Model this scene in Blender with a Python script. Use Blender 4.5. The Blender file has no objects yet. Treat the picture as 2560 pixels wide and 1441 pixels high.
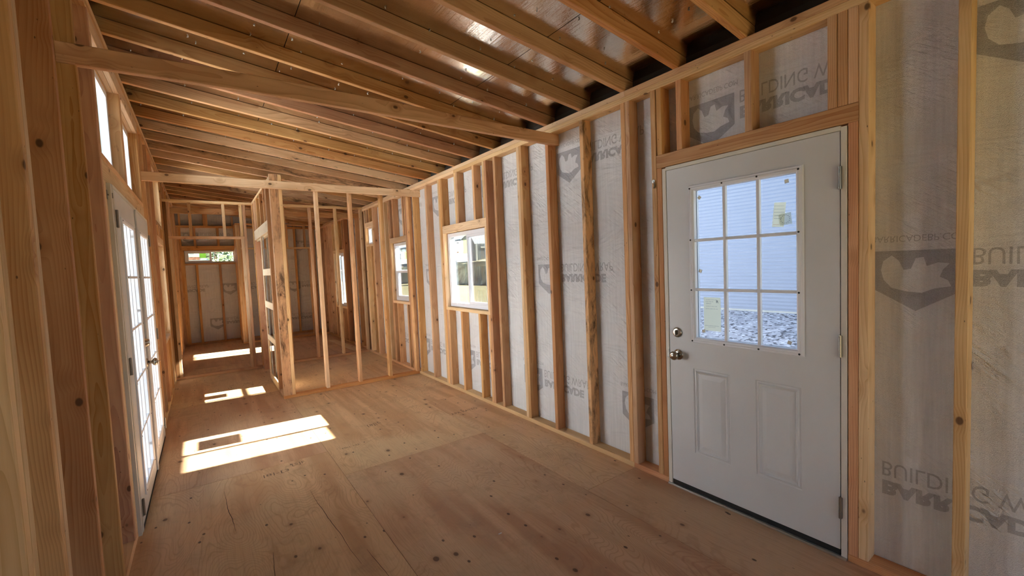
import bpy, bmesh, math, random
from mathutils import Matrix, Vector, noise as mnoise
random.seed(7)
SC = bpy.context.scene
COL = SC.collection
R = math.radians

# ---------------------------------------------------------------- camera
CAM_H = 1.486
cam_d = bpy.data.cameras.new('camera')
cam = bpy.data.objects.new('camera', cam_d); COL.objects.link(cam)
cam_d.sensor_width = 36.0; cam_d.sensor_fit = 'HORIZONTAL'; cam_d.lens = 15.1673
cam_d.clip_start = 0.02; cam_d.clip_end = 400
cam.matrix_world = Matrix(((0.81141803, 0.065958, -0.58073258, 0),
                           (-0.58292446, 0.01920488, -0.81229936, 0),
                           (-0.04242475, 0.99763757, 0.05403171, CAM_H),
                           (0, 0, 0, 1)))
SC.camera = cam

# ---------------------------------------------------------------- world, sun, exposure
SUN_DIR = Vector((1.0, -0.075, 0.674)).normalized()      # towards the sun
world = bpy.data.worlds.new('world'); SC.world = world; world.use_nodes = True
wn = world.node_tree.nodes; wl = world.node_tree.links; wn.clear()
wo = wn.new('ShaderNodeOutputWorld'); wb = wn.new('ShaderNodeBackground'); sky = wn.new('ShaderNodeTexSky')
sky.sky_type = 'HOSEK_WILKIE'; sky.sun_direction = SUN_DIR; sky.turbidity = 3.0; sky.ground_albedo = 0.4
wb.inputs['Strength'].default_value = 3.4
shs = wn.new('ShaderNodeHueSaturation'); shs.inputs['Saturation'].default_value = 0.95; wl.new(sky.outputs[0], shs.inputs['Color']); wl.new(shs.outputs[0], wb.inputs['Color']); wl.new(wb.outputs[0], wo.inputs['Surface'])
sun_d = bpy.data.lights.new('sun', 'SUN'); sun = bpy.data.objects.new('sun', sun_d); COL.objects.link(sun)
sun_d.energy = 22.0; sun_d.angle = R(0.8); sun_d.color = (1.0, 0.95, 0.88)
sun.rotation_euler = SUN_DIR.to_track_quat('Z', 'Y').to_euler(); sun.location = (20, 0, 20)
SC.view_settings.view_transform = 'Standard'; SC.view_settings.look = 'None'
SC.view_settings.gamma = 1.0; SC.view_settings.use_curve_mapping = False
SC.view_settings.exposure = 2.03
SC.cycles.use_denoising = True; SC.cycles.use_adaptive_sampling = True; SC.cycles.adaptive_threshold = 0.04
SC.cycles.max_bounces = 7; SC.cycles.diffuse_bounces = 5; SC.cycles.glossy_bounces = 4
SC.cycles.transmission_bounces = 4; SC.cycles.transparent_max_bounces = 12
SC.cycles.caustics_reflective = False; SC.cycles.caustics_refractive = False
SC.cycles.sample_clamp_indirect = 8.0

# ---------------------------------------------------------------- material helpers
def new_mat(name):
    m = bpy.data.materials.new(name); m.use_nodes = True
    nt = m.node_tree; nt.nodes.clear()
    out = nt.nodes.new('ShaderNodeOutputMaterial')
    return m, nt.nodes, nt.links, out
class G:
    """tiny node-graph helper"""
    def __init__(s, nodes, links): s.n = nodes; s.l = links
    def put(s, sock, v):
        if hasattr(v, 'is_output') or isinstance(v, bpy.types.NodeSocket): s.l.new(v, sock)
        elif v is not None: sock.default_value = v
    def math(s, op, a, b=None, c=None, clamp=False):
        m = s.n.new('ShaderNodeMath'); m.operation = op; m.use_clamp = clamp
        s.put(m.inputs[0], a); s.put(m.inputs[1], b)
        if c is not None: s.put(m.inputs[2], c)
        return m.outputs[0]
    def vmath(s, op, a, b=None):
        m = s.n.new('ShaderNodeVectorMath'); m.operation = op
        s.put(m.inputs[0], a); s.put(m.inputs[1], b)
        return m.outputs[0]
    def noise(s, vec, scale, detail=2.0, rough=0.5, dist=0.0):
        m = s.n.new('ShaderNodeTexNoise'); s.put(m.inputs['Vector'], vec)
        m.inputs['Scale'].default_value = scale; m.inputs['Detail'].default_value = detail
        m.inputs['Roughness'].default_value = rough; m.inputs['Distortion'].default_value = dist
        return m.outputs[0]
    def voro(s, vec, scale, feature='F1', rnd=1.0):
        m = s.n.new('ShaderNodeTexVoronoi'); m.feature = feature; s.put(m.inputs['Vector'], vec)
        m.inputs['Scale'].default_value = scale; m.inputs['Randomness'].default_value = rnd
        return m
    def rng(s, v, a, b, c=0.0, d=1.0, smooth=True):
        m = s.n.new('ShaderNodeMapRange'); m.interpolation_type = 'SMOOTHSTEP' if smooth else 'LINEAR'
        s.put(m.inputs[0], v)
        for i, x in enumerate((a, b, c, d)): m.inputs[i + 1].default_value = x
        return m.outputs[0]
    def mix(s, f, a, b, mode='MIX'):
        m = s.n.new('ShaderNodeMix'); m.data_type = 'RGBA'; m.blend_type = mode
        s.put(m.inputs[0], f); s.put(m.inputs[6], a); s.put(m.inputs[7], b)
        return m.outputs[2]
    def bsdf(s, color, rough=0.6, metal=0.0, spec=0.5):
        b = s.n.new('ShaderNodeBsdfPrincipled'); s.put(b.inputs['Base Color'], color)
        s.put(b.inputs['Roughness'], rough); b.inputs['Metallic'].default_value = metal
        b.inputs['Specular IOR Level'].default_value = spec
        return b
    def bump(s, h, strength, dist=0.002):
        b = s.n.new('ShaderNodeBump'); b.inputs['Strength'].default_value = strength
        b.inputs['Distance'].default_value = dist; s.put(b.inputs['Height'], h)
        return b.outputs[0]
def c4(c): return (c[0], c[1], c[2], 1.0)

def wood(name, light, dark, stain=0.0, vary=0.16):
    m, n, l, out = new_mat(name); g = G(n, l)
    tc = n.new('ShaderNodeTexCoord'); oi = n.new('ShaderNodeObjectInfo')
    rnd = oi.outputs['Random']
    off = g.vmath('SCALE', (37.0, 91.0, 53.0)); l.new(rnd, off.node.inputs['Scale'])
    p = g.vmath('ADD', tc.outputs['Object'], off)
    pl = g.vmath('MULTIPLY', p, (0.9, 5.0, 5.0))
    # knots
    kv = g.voro(g.vmath('MULTIPLY', p, (4.6, 7.0, 7.0)), 1.0)
    kd = kv.outputs['Distance']
    knot = g.rng(kd, 0.06, 0.10, 1.0, 0.0)
    halo = g.rng(kd, 0.07, 0.33, 1.0, 0.0)
    # rings
    bend = g.noise(pl, 1.0, 2.0, 0.5)
    sep = n.new('ShaderNodeSeparateXYZ'); l.new(tc.outputs['Object'], sep.inputs[0])
    cy = g.math('MULTIPLY_ADD', rnd, 0.10, -0.05)
    yy = g.math('SUBTRACT', sep.outputs[1], cy)
    zz = g.math('ADD', sep.outputs[2], g.math('MULTIPLY_ADD', g.math('FRACT', g.math('MULTIPLY', rnd, 17.0)), 0.06, 0.03))
    r = g.math('SQRT', g.math('ADD', g.math('MULTIPLY', yy, yy), g.math('MULTIPLY', zz, zz)))
    r = g.math('ADD', r, g.math('MULTIPLY', bend, 0.085))
    r = g.math('ADD', r, g.math('MULTIPLY', halo, 0.012))
    ring = g.math('POWER', g.math('FRACT', g.math('MULTIPLY', r, 105.0)), 2.2)
    ring = g.math('MULTIPLY', ring, g.rng(g.noise(pl, 1.7, 1.0), 0.3, 0.65, 0.45, 1.15))
    fib = g.noise(g.vmath('MULTIPLY', p, (6.0, 420.0, 420.0)), 1.0, 3.0, 0.6)
    tone = g.noise(g.vmath('MULTIPLY', p, (1.3, 9.0, 9.0)), 1.0, 3.0, 0.55)
    f = g.math('ADD', g.math('MULTIPLY', ring, 0.48), g.math('MULTIPLY', g.rng(tone, 0.34, 0.66), 0.46))
    f = g.math('ADD', f, g.math('MULTIPLY_ADD', fib, 0.30, -0.15), clamp=True)
    colr = g.mix(f, c4(light), c4(dark))
    # per-piece tone
    hsv = n.new('ShaderNodeHueSaturation'); l.new(colr, hsv.inputs['Color'])
    r2 = g.math('FRACT', g.math('MULTIPLY', rnd, 7.31)); r3 = g.math('FRACT', g.math('MULTIPLY', rnd, 23.7))
    l.new(g.math('MULTIPLY_ADD', r2, vary * 2, 1.0 - vary), hsv.inputs['Value'])
    l.new(g.math('MULTIPLY_ADD', r3, 0.006, 0.4935), hsv.inputs['Hue'])
    l.new(g.math('MULTIPLY_ADD', r3, 0.2, 0.92), hsv.inputs['Saturation'])
    colr = g.mix(g.math('MULTIPLY', halo, 0.35), hsv.outputs[0], c4((dark[0]*.8, dark[1]*.7, dark[2]*.6)))
    colr = g.mix(g.math('MULTIPLY', knot, 0.85), colr, (0.085, 0.034, 0.014, 1))
    # nail holes / specks
    sp = g.voro(g.vmath('MULTIPLY', p, (14.0, 30.0, 30.0)), 1.0).outputs['Distance']
    spk = g.math('MULTIPLY', g.rng(sp, 0.045, 0.085, 1.0, 0.0), g.rng(g.noise(p, 5.0, 1.0), 0.46, 0.56))
    colr = g.mix(g.math('MULTIPLY', spk, 0.75), colr, (0.05, 0.022, 0.012, 1))
    if stain > 0:
        s = g.noise(g.vmath('MULTIPLY', p, (4.0, 14.0, 14.0)), 1.0, 6.0, 0.72, 0.4)
        s = g.rng(s, 0.66 - 0.22 * stain, 0.70, 0.0, 0.9)
        colr = g.mix(s, colr, (0.045, 0.025, 0.014, 1))
    b = g.bsdf(colr, 0.62, 0.0, 0.3)
    l.new(g.bump(g.math('ADD', fib, g.math('MULTIPLY', ring, 0.4)), 0.18, 0.0008), b.inputs['Normal'])
    l.new(b.outputs[0], out.inputs[0]); return m

M = {}
M['fir']   = wood('fir_lumber', (0.76, 0.475, 0.235), (0.45, 0.20, 0.072))
M['pale']  = wood('fir_pale', (0.88, 0.64, 0.37), (0.60, 0.35, 0.15))
M['red']   = wood('fir_red', (0.70, 0.39, 0.19), (0.42, 0.16, 0.058))
M['stain'] = wood('fir_weathered', (0.74, 0.47, 0.26), (0.50, 0.26, 0.12), stain=1.0)
M['spot']  = wood('fir_spotted', (0.80, 0.53, 0.29), (0.56, 0.28, 0.12), stain=0.35)
M['cream'] = wood('laminated_cream', (0.92, 0.76, 0.52), (0.82, 0.63, 0.38), vary=0.05)
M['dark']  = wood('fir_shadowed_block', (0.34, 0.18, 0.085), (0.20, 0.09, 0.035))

def plain(name, col, rough=0.5, metal=0.0, spec=0.5, bump=None, var=0.0):
    m, n, l, out = new_mat(name); g = G(n, l)
    colr = c4(col)
    tc = n.new('ShaderNodeTexCoord')
    if var:
        t = g.noise(tc.outputs['Object'], 3.0, 4.0, 0.6)
        colr = g.mix(g.rng(t, 0.3, 0.7), c4(col), c4([x * (1 - var) for x in col]))
    b = g.bsdf(colr, rough, metal, spec)
    if bump:
        l.new(g.bump(g.noise(tc.outputs['Object'], bump[0], 3.0, 0.6), bump[1], 0.001), b.inputs['Normal'])
    l.new(b.outputs[0], out.inputs[0]); return m
M['door']   = plain('door_paint', (0.68, 0.675, 0.68), 0.45, bump=(260, 0.06), var=0.04)
M['jamb']   = plain('jamb_primer', (0.74, 0.69, 0.61), 0.55, var=0.06)
M['vinyl']  = plain('white_vinyl', (0.80, 0.80, 0.84), 0.35)
M['nickel'] = plain('satin_nickel', (0.42, 0.38, 0.33), 0.24, metal=1.0)
M['hinge']  = plain('hinge_steel', (0.32, 0.30, 0.27), 0.34, metal=1.0)
M['rubber'] = plain('black_sweep', (0.012, 0.012, 0.012), 0.7)
M['alu']    = plain('mill_aluminium', (0.55, 0.52, 0.47), 0.42, metal=0.8)
M['zinc']   = plain('zinc_channel', (0.50, 0.52, 0.55), 0.42, metal=0.7)
M['screw']  = plain('screw_hole', (0.02, 0.02, 0.02), 0.6)
def thin_paper(name, col, tr=0.85):
    m, n, l, out = new_mat(name)
    d = n.new('ShaderNodeBsdfDiffuse'); d.inputs[0].default_value = c4(col); t = n.new('ShaderNodeBsdfTranslucent'); t.inputs[0].default_value = c4(col)
    mx = n.new('ShaderNodeMixShader'); mx.inputs[0].default_value = tr
    l.new(d.outputs[0], mx.inputs[1]); l.new(t.outputs[0], mx.inputs[2]); l.new(mx.outputs[0], out.inputs[0]); return m
M['paper']  = thin_paper('paper_label', (0.97, 0.92, 0.78), 0.95)
M['paperw'] = thin_paper('white_label', (0.84, 0.86, 0.82))
M['green']  = thin_paper('green_print', (0.45, 0.66, 0.22))
M['ink']    = plain('black_ink', (0.03, 0.03, 0.035), 0.8)
M['inkg']   = plain('grey_ink', (0.30, 0.30, 0.32), 0.8)
M['pinkp']  = thin_paper('pale_pink_print', (0.80, 0.55, 0.42))
M['foam']   = thin_paper('foam_pad', (0.85, 0.83, 0.78), 0.3)
M['nail']   = plain('nail_tip', (0.92, 0.90, 0.85), 0.5)
M['stamp']  = plain('grade_stamp_ink', (0.22, 0.13, 0.08), 0.9)
M['pitch']  = plain('split', (0.05, 0.022, 0.01), 0.9)
M['silver'] = plain('overhang_metal', (0.3, 0.3, 0.3), 0.6)
M['black']  = plain('eave_shade_board', (0.05, 0.035, 0.025), 0.9)  # shade of the eave cavity put into the colour; roofing shares it

def print_mat(name, col, alpha):
    # ink seen through the fabric: thin, streaky
    m, n, l, out = new_mat(name); g = G(n, l)
    tc = n.new('ShaderNodeTexCoord')
    s = g.noise(g.vmath('MULTIPLY', tc.outputs['Object'], (240.0, 240.0, 8.0)), 1.0, 2.0, 0.6)
    f = g.rng(s, 0.2, 0.8, alpha * 0.55, alpha)
    d = n.new('ShaderNodeBsdfDiffuse'); d.inputs[0].default_value = c4(col)
    t = n.new('ShaderNodeBsdfTransparent'); mx = n.new('ShaderNodeMixShader')
    l.new(f, mx.inputs[0]); l.new(t.outputs[0], mx.inputs[1]); l.new(d.outputs[0], mx.inputs[2])
    l.new(mx.outputs[0], out.inputs[0]); return m
M['print']  = print_mat('wrap_print_grey', (0.20, 0.20, 0.23), 0.38)
M['printb'] = print_mat('wrap_print_blue', (0.19, 0.20, 0.27), 0.40)

def wrap_mat():
    m, n, l, out = new_mat('house_wrap_fabric'); g = G(n, l)
    tc = n.new('ShaderNodeTexCoord'); P = tc.outputs['Object']
    sep = n.new('ShaderNodeSeparateXYZ'); l.new(P, sep.inputs[0])
    u = g.math('ADD', sep.outputs[0], sep.outputs[1])
    cmb = n.new('ShaderNodeCombineXYZ'); l.new(u, cmb.inputs[0]); l.new(sep.outputs[2], cmb.inputs[1])
    q = cmb.outputs[0]
    mp = n.new('ShaderNodeMapping'); l.new(q, mp.inputs[0]); mp.inputs['Rotation'].default_value = (0, 0, R(52))
    diag = g.noise(g.vmath('MULTIPLY', mp.outputs[0], (55.0, 9.0, 1.0)), 1.0, 2.0, 0.5, 0.6)
    patch = g.rng(g.noise(q, 3.2, 2.0), 0.42, 0.60)
    big = g.noise(g.vmath('MULTIPLY', q, (1.4, 4.0, 1.0)), 1.0, 3.0, 0.55, 1.2)
    weave = g.noise(g.vmath('MULTIPLY', q, (260.0, 420.0, 1.0)), 1.0, 1.0)
    h = g.math('ADD', g.math('MULTIPLY', g.math('MULTIPLY', diag, patch), 0.9), g.math('MULTIPLY', big, 3.0))
    h = g.math('ADD', h, g.math('MULTIPLY', weave, 0.30))
    tone = g.noise(g.vmath('MULTIPLY', q, (60.0, 3.0, 1.0)), 1.0, 3.0, 0.6)
    colr = g.mix(g.rng(tone, 0.3, 0.7), (0.86, 0.845, 0.84, 1), (0.79, 0.775, 0.77, 1))
    d = n.new('ShaderNodeBsdfDiffuse'); l.new(colr, d.inputs[0])
    t = n.new('ShaderNodeBsdfTranslucent'); l.new(colr, t.inputs[0])
    bp = g.bump(h, 1.0, 0.014); l.new(bp, d.inputs['Normal'])
    mx = n.new('ShaderNodeMixShader'); mx.inputs[0].default_value = 0.0
    l.new(d.outputs[0], mx.inputs[1]); l.new(t.outputs[0], mx.inputs[2]); l.new(mx.outputs[0], out.inputs[0])
    return m
M['wrap'] = wrap_mat()

def foil_mat():
    m, n, l, out = new_mat('radiant_barrier_foil'); g = G(n, l)
    tc = n.new('ShaderNodeTexCoord'); P = tc.outputs['Object']
    big = g.noise(g.vmath('MULTIPLY', P, (2.2, 1.2, 1.0)), 1.0, 2.0, 0.5)
    crk = g.noise(P, 75.0, 4.0, 0.62, 0.8)
    wr = g.noise(g.vmath('MULTIPLY', P, (30.0, 9.0, 1.0)), 1.0, 3.0, 0.55, 1.0)
    h = g.math('ADD', g.math('MULTIPLY', big, 5.0), g.math('ADD', g.math('MULTIPLY', crk, 0.30), g.math('MULTIPLY', wr, 0.7)))
    colr = g.mix(g.rng(g.noise(P, 6.0, 4.0, 0.6), 0.3, 0.7), (0.78, 0.70, 0.60, 1), (0.68, 0.60, 0.51, 1))
    b = g.bsdf(colr, 0.14, 1.0)
    l.new(g.bump(h, 0.45, 0.003), b.inputs['Normal'])
    l.new(b.outputs[0], out.inputs[0]); return m
M['foil'] = foil_mat()

def ply_mat():
    m, n, l, out = new_mat('subfloor_plywood'); g = G(n, l)
    tc = n.new('ShaderNodeTexCoord'); oi = n.new('ShaderNodeObjectInfo'); rnd = oi.outputs['Random']
    off = g.vmath('SCALE', (13.0, 29.0, 7.0)); l.new(rnd, off.node.inputs['Scale'])
    p = g.vmath('ADD', tc.outputs['Object'], off)
    # veneer figure: contour lines of a smooth field stretched along the grain (world Y)
    fld = g.noise(g.vmath('MULTIPLY', p, (3.2, 0.95, 1.0)), 1.0, 1.2, 0.45, 0.5)
    fld2 = g.noise(g.vmath('MULTIPLY', p, (11.0, 3.5, 1.0)), 1.0, 2.0, 0.5)
    fx = g.math('ADD', fld, g.math('MULTIPLY', fld2, 0.055))
    line = g.rng(g.math('SINE', g.math('MULTIPLY', fx, 270.0)), 0.45, 1.0)
    amp = g.rng(g.noise(p, 1.1, 1.0), 0.35, 0.62, 0.25, 1.0)
    line = g.math('MULTIPLY', line, amp)
    fib = g.noise(g.vmath('MULTIPLY', p, (170.0, 5.0, 1.0)), 1.0, 3.0, 0.6)
    strk = g.noise(g.vmath('MULTIPLY', p, (9.0, 0.6, 1.0)), 1.0, 3.0, 0.55)
    patch = g.noise(g.vmath('MULTIPLY', p, (1.6, 0.9, 1.0)), 1.0, 2.0)
    base = g.mix(g.rng(strk, 0.36, 0.64), (0.78, 0.49, 0.265, 1), (0.60, 0.34, 0.17, 1))
    base = g.mix(g.rng(patch, 0.42, 0.62, 0.0, 0.75), base, (0.76, 0.53, 0.30, 1))
    base = g.mix(g.math('MULTIPLY', line, 0.36), base, (0.46, 0.22, 0.10, 1))
    base = g.mix(g.math('MULTIPLY', g.rng(fib, 0.45, 0.75), 0.45), base, (0.55, 0.30, 0.16, 1))
    hs = n.new('ShaderNodeHueSaturation'); l.new(base, hs.inputs['Color'])
    l.new(g.math('MULTIPLY_ADD', rnd, 0.16, 0.90), hs.inputs['Value']); l.new(g.math('MULTIPLY_ADD', rnd, 0.016, 0.490), hs.inputs['Hue'])
    base = hs.outputs[0]
    kd = g.voro(g.vmath('MULTIPLY', p, (5.0, 3.6, 1.0)), 1.0).outputs['Distance']
    k1 = g.rng(kd, 0.06, 0.085, 1.0, 0.0); hal = g.rng(kd, 0.06, 0.2, 0.35, 0.0)
    base = g.mix(hal, base, (0.38, 0.17, 0.08, 1)); base = g.mix(g.math('MULTIPLY', k1, 0.8), base, (0.11, 0.05, 0.026, 1))
    kd2 = g.voro(g.vmath('MULTIPLY', p, (10.0, 6.5, 1.0)), 1.0).outputs['Distance']
    base = g.mix(g.rng(kd2, 0.06, 0.095, 0.85, 0.0), base, (0.07, 0.03, 0.018, 1))
    dirt = g.rng(g.noise(p, 3.3, 8.0, 0.75), 0.48, 0.70, 0.0, 0.34)
    base = g.mix(dirt, base, (0.34, 0.19, 0.10, 1))
    b = g.bsdf(base, 0.5, 0.0, 0.35)
    l.new(g.bump(g.math('ADD', fib, line), 0.12, 0.0006), b.inputs['Normal'])
    l.new(b.outputs[0], out.inputs[0]); return m
M['ply'] = ply_mat()

def glass_mat():
    m, n, l, out = new_mat('window_glass'); g = G(n, l)
    t = n.new('ShaderNodeBsdfTransparent'); t.inputs[0].default_value = (0.93, 0.96, 0.965, 1)
    gl = n.new('ShaderNodeBsdfGlossy'); gl.inputs['Roughness'].default_value = 0.02
    lw = n.new('ShaderNodeLayerWeight'); lw.inputs[0].default_value = 0.18
    f = g.math('MULTIPLY', lw.outputs['Fresnel'], 0.55)
    mx = n.new('ShaderNodeMixShader'); l.new(f, mx.inputs[0]); l.new(t.outputs[0], mx.inputs[1]); l.new(gl.outputs[0], mx.inputs[2])
    l.new(mx.outputs[0], out.inputs[0]); return m
M['glass'] = glass_mat()
def screen_mat():
    m, n, l, out = new_mat('insect_screen_mesh'); g = G(n, l)
    t = n.new('ShaderNodeBsdfTransparent'); t.inputs[0].default_value = (1, 1, 1, 1)
    d = n.new('ShaderNodeBsdfDiffuse'); d.inputs[0].default_value = (0.12, 0.11, 0.12, 1)
    mx = n.new('ShaderNodeMixShader'); mx.inputs[0].default_value = 0.32
    l.new(t.outputs[0], mx.inputs[1]); l.new(d.outputs[0], mx.inputs[2]); l.new(mx.outputs[0], out.inputs[0]); return m
M['screen'] = screen_mat()

def ground_mat(name, a, b_, scale, speck=None):
    m, n, l, out = new_mat(name); g = G(n, l)
    tc = n.new('ShaderNodeTexCoord'); P = tc.outputs['Object']
    t = g.noise(P, scale, 6.0, 0.65)
    colr = g.mix(g.rng(t, 0.35, 0.65), c4(a), c4(b_))
    if speck:
        v = g.voro(P, speck).outputs['Color']
        sx = n.new('ShaderNodeSeparateXYZ'); l.new(v, sx.inputs[0])
        colr = g.mix(g.rng(sx.outputs[0], 0.72, 0.80, 0.0, 0.9), colr, c4([x * 0.22 for x in a]))
        colr = g.mix(g.rng(sx.outputs[1], 0.75, 0.85, 0.0, 0.6), colr, c4([min(1, x * 1.7) for x in a]))
    b = g.bsdf(colr, 0.9, 0.0, 0.1)
    l.new(g.bump(t, 0.5, 0.03), b.inputs['Normal'])
    l.new(b.outputs[0], out.inputs[0]); return m
M['dry']    = ground_mat('dry_grass_ground', (0.20, 0.18, 0.10), (0.155, 0.14, 0.075), 0.8)
M['bank']   = ground_mat('cut_earth', (0.66, 0.58, 0.36), (0.22, 0.19, 0.12), 0.9)
M['gravel'] = ground_mat('grey_gravel', (0.38, 0.39, 0.43), (0.32, 0.33, 0.37), 6.0, speck=26.0)
M['siding'] = plain('painted_siding', (0.155, 0.19, 0.27), 0.7)
M['sidew']  = plain('white_siding', (0.72, 0.75, 0.80), 0.5)
M['pad']    = plain('pale_bounce_pad', (0.62, 0.60, 0.56), 0.8)  # for the added pad that throws sunlight indoors
M['shed']   = plain('grey_shed_paint', (0.30, 0.33, 0.34), 0.7)
M['shedd']  = plain('dark_grey_door', (0.15, 0.18, 0.19), 0.7)
M['roof']   = plain('grey_shingle', (0.26, 0.28, 0.29), 0.9)
M['trim']   = plain('light_trim', (0.55, 0.57, 0.55), 0.7)
M['leafd']  = plain('olive_leaves', (0.09, 0.13, 0.05), 0.9, var=0.4)
M['bark']   = plain('bark', (0.12, 0.08, 0.05), 0.9)

# ---------------------------------------------------------------- object helpers
def tag(o, label=None, cat=None, group=None, kind=None):
    if label: o['label'] = label
    if cat: o['category'] = cat
    if group: o['group'] = group
    if kind: o['kind'] = kind
    return o
def empty(name, loc=(0, 0, 0), label=None, cat=None, group=None, kind=None):
    o = bpy.data.objects.new(name, None); COL.objects.link(o); o.location = loc
    o.empty_display_size = 0.1
    return tag(o, label, cat, group, kind)
def link(name, me, mat, parent=None):
    if mat and not me.materials: me.materials.append(mat)
    o = bpy.data.objects.new(name, me); COL.objects.link(o)
    if parent:
        o.parent = parent
        q = parent; loc = Vector((0, 0, 0))
        while q: loc += q.location; q = q.parent
        o['_off'] = 1; o.location = -loc; del o['_off']
    return o
_lc = {}
def lumber_mesh(L, W, T, mat, ease=0.003):
    """length along local X, eased edges"""
    key = (round(L, 3), round(W, 4), round(T, 4), mat.name)
    if key in _lc: return _lc[key]
    me = bpy.data.meshes.new('lumber'); e = min(ease, T * 0.2)
    sec = []
    w, t = W / 2, T / 2
    for sy, sz in ((1, 1), (-1, 1), (-1, -1), (1, -1)):
        a = (sy * (w - e), sz * t); b = (sy * w, sz * (t - e))
        sec += [a, b] if sy * sz < 0 else [b, a]
    vs = [(x, y, z) for x in (-L / 2, L / 2) for y, z in sec]
    fs = [(i, (i + 1) % 8, 8 + (i + 1) % 8, 8 + i) for i in range(8)] + [tuple(range(7, -1, -1)), tuple(range(8, 16))]
    me.from_pydata(vs, [], fs); me.update()
    bm = bmesh.new(); bm.from_mesh(me); bmesh.ops.recalc_face_normals(bm, faces=bm.faces); bm.to_mesh(me); bm.free()
    me.materials.append(mat); _lc[key] = me; return me
def lum(parent, name, x0, x1, y0, y1, z0, z1, mat='fir', flip=False):
    d = [x1 - x0, y1 - y0, z1 - z0]; ax = d.index(max(d))
    oth = [i for i in range(3) if i != ax]
    wi = oth[0] if d[oth[0]] >= d[oth[1]] else oth[1]; ti = [i for i in oth if i != wi][0]
    me = lumber_mesh(d[ax], d[wi], d[ti], M[mat])
    o = bpy.data.objects.new(name, me); COL.objects.link(o)
    ex = Vector((0, 0, 0)); ex[ax] = 1; ey = Vector((0, 0, 0)); ey[wi] = 1; ez = ex.cross(ey)
    if flip: ex, ey = -ex, ey; ez = ex.cross(ey)
    m = Matrix((ex, ey, ez)).transposed().to_4x4()
    m.translation = Vector(((x0 + x1) / 2, (y0 + y1) / 2, (z0 + z1) / 2))
    o.matrix_world = m
    if parent: o.parent = parent
    return o
def box_bm(bm, x0, x1, y0, y1, z0, z1):
    v = [bm.verts.new((x, y, z)) for x in (x0, x1) for y in (y0, y1) for z in (z0, z1)]
    for f in ((0, 1, 3, 2), (4, 6, 7, 5), (0, 4, 5, 1), (2, 3, 7, 6), (0, 2, 6, 4), (1, 5, 7, 3)): bm.faces.new([v[i] for i in f])
def fin(bm, name, mat, parent=None, smooth=False, recalc=True):
    if recalc: bmesh.ops.recalc_face_normals(bm, faces=bm.faces)
    me = bpy.data.meshes.new(name); bm.to_mesh(me); bm.free()
    if smooth:
        for p in me.polygons: p.use_smooth = True
    me.materials.append(M[mat] if isinstance(mat, str) else mat)
    o = bpy.data.objects.new(name, me); COL.objects.link(o)
    if parent: o.parent = parent
    return o
def boxes(name, lst, mat, parent=None, bevel=0.0):
    bm = bmesh.new()
    for b in lst: box_bm(bm, *b)
    if bevel:
        bmesh.ops.bevel(bm, geom=bm.edges[:], offset=bevel, segments=2, affect='EDGES', profile=0.6)
    return fin(bm, name, mat, parent)
def lathe(bm, prof, mtx, seg=32):
    """prof: (axial, radius) along local Z, placed by mtx"""
    rows = []
    for a, r in prof:
        rows.append([bm.verts.new(mtx @ Vector((r * math.cos(2 * math.pi * i / seg), r * math.sin(2 * math.pi * i / seg), a))) for i in range(seg)])
    for i in range(len(rows) - 1):
        for j in range(seg):
            bm.faces.new((rows[i][j], rows[i][(j + 1) % seg], rows[i + 1][(j + 1) % seg], rows[i + 1][j]))
    bm.faces.new(rows[0][::-1]); bm.faces.new(rows[-1])
def axis_m(origin, d):
    q = Vector(d).to_track_quat('Z', 'Y').to_matrix().to_4x4(); q.translation = Vector(origin); return q
def text_mesh(s, size, bold=0.0, shear=0.0, width=None):
    cu = bpy.data.curves.new('t', 'FONT'); cu.body = s; cu.size = size; cu.offset = bold; cu.shear = shear; cu.resolution_u = 3
    ob = bpy.data.objects.new('t', cu); COL.objects.link(ob)
    bpy.context.view_layer.update()
    dg = bpy.context.evaluated_depsgraph_get()
    me = bpy.data.meshes.new_from_object(ob.evaluated_get(dg))
    bpy.data.objects.remove(ob); bpy.data.curves.remove(cu)
    xs = [v.co.x for v in me.vertices]; ys = [v.co.y for v in me.vertices]
    if width:
        k = width / (max(xs) - min(xs)); x0 = min(xs); y0 = min(ys); ky = size / (max(ys) - y0)
        for v in me.vertices: v.co.x = (v.co.x - x0) * k; v.co.y = (v.co.y - y0) * ky
    return me
def place(name, me, mat, o, ex, ey, parent=None):
    """mesh whose own X, Y go along the given world directions, at origin o"""
    ex = Vector(ex).normalized(); ey = Vector(ey).normalized(); ez = ex.cross(ey)
    m = Matrix((ex, ey, ez)).transposed().to_4x4(); m.translation = Vector(o)
    if mat and not me.materials: me.materials.append(M[mat])
    ob = bpy.data.objects.new(name, me); COL.objects.link(ob)
    ob.matrix_world = m
    if parent: ob.parent = parent
    return ob

# ---------------------------------------------------------------- room numbers (metres; floor z = 0)
XL, XR = -0.40, 2.42           # inner faces of side wall studs
D = 0.089; T = 0.038           # 2x4
XLo, XRo = XL - D, XR + D
YB = 11.88; YR = -1.62         # back wall inner face, rear end
ZR, ZL = 2.638, 3.0            # top of plates
SL = 0.128                     # roof slope, rising to the left
ZT0 = ZR + 0.0                 # underside of rafters at XR
def zr(x): return ZR + SL * (XR - x)     # underside of rafters
def zc(x): return zr(x) + 0.0897         # underside of roof panels

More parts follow.
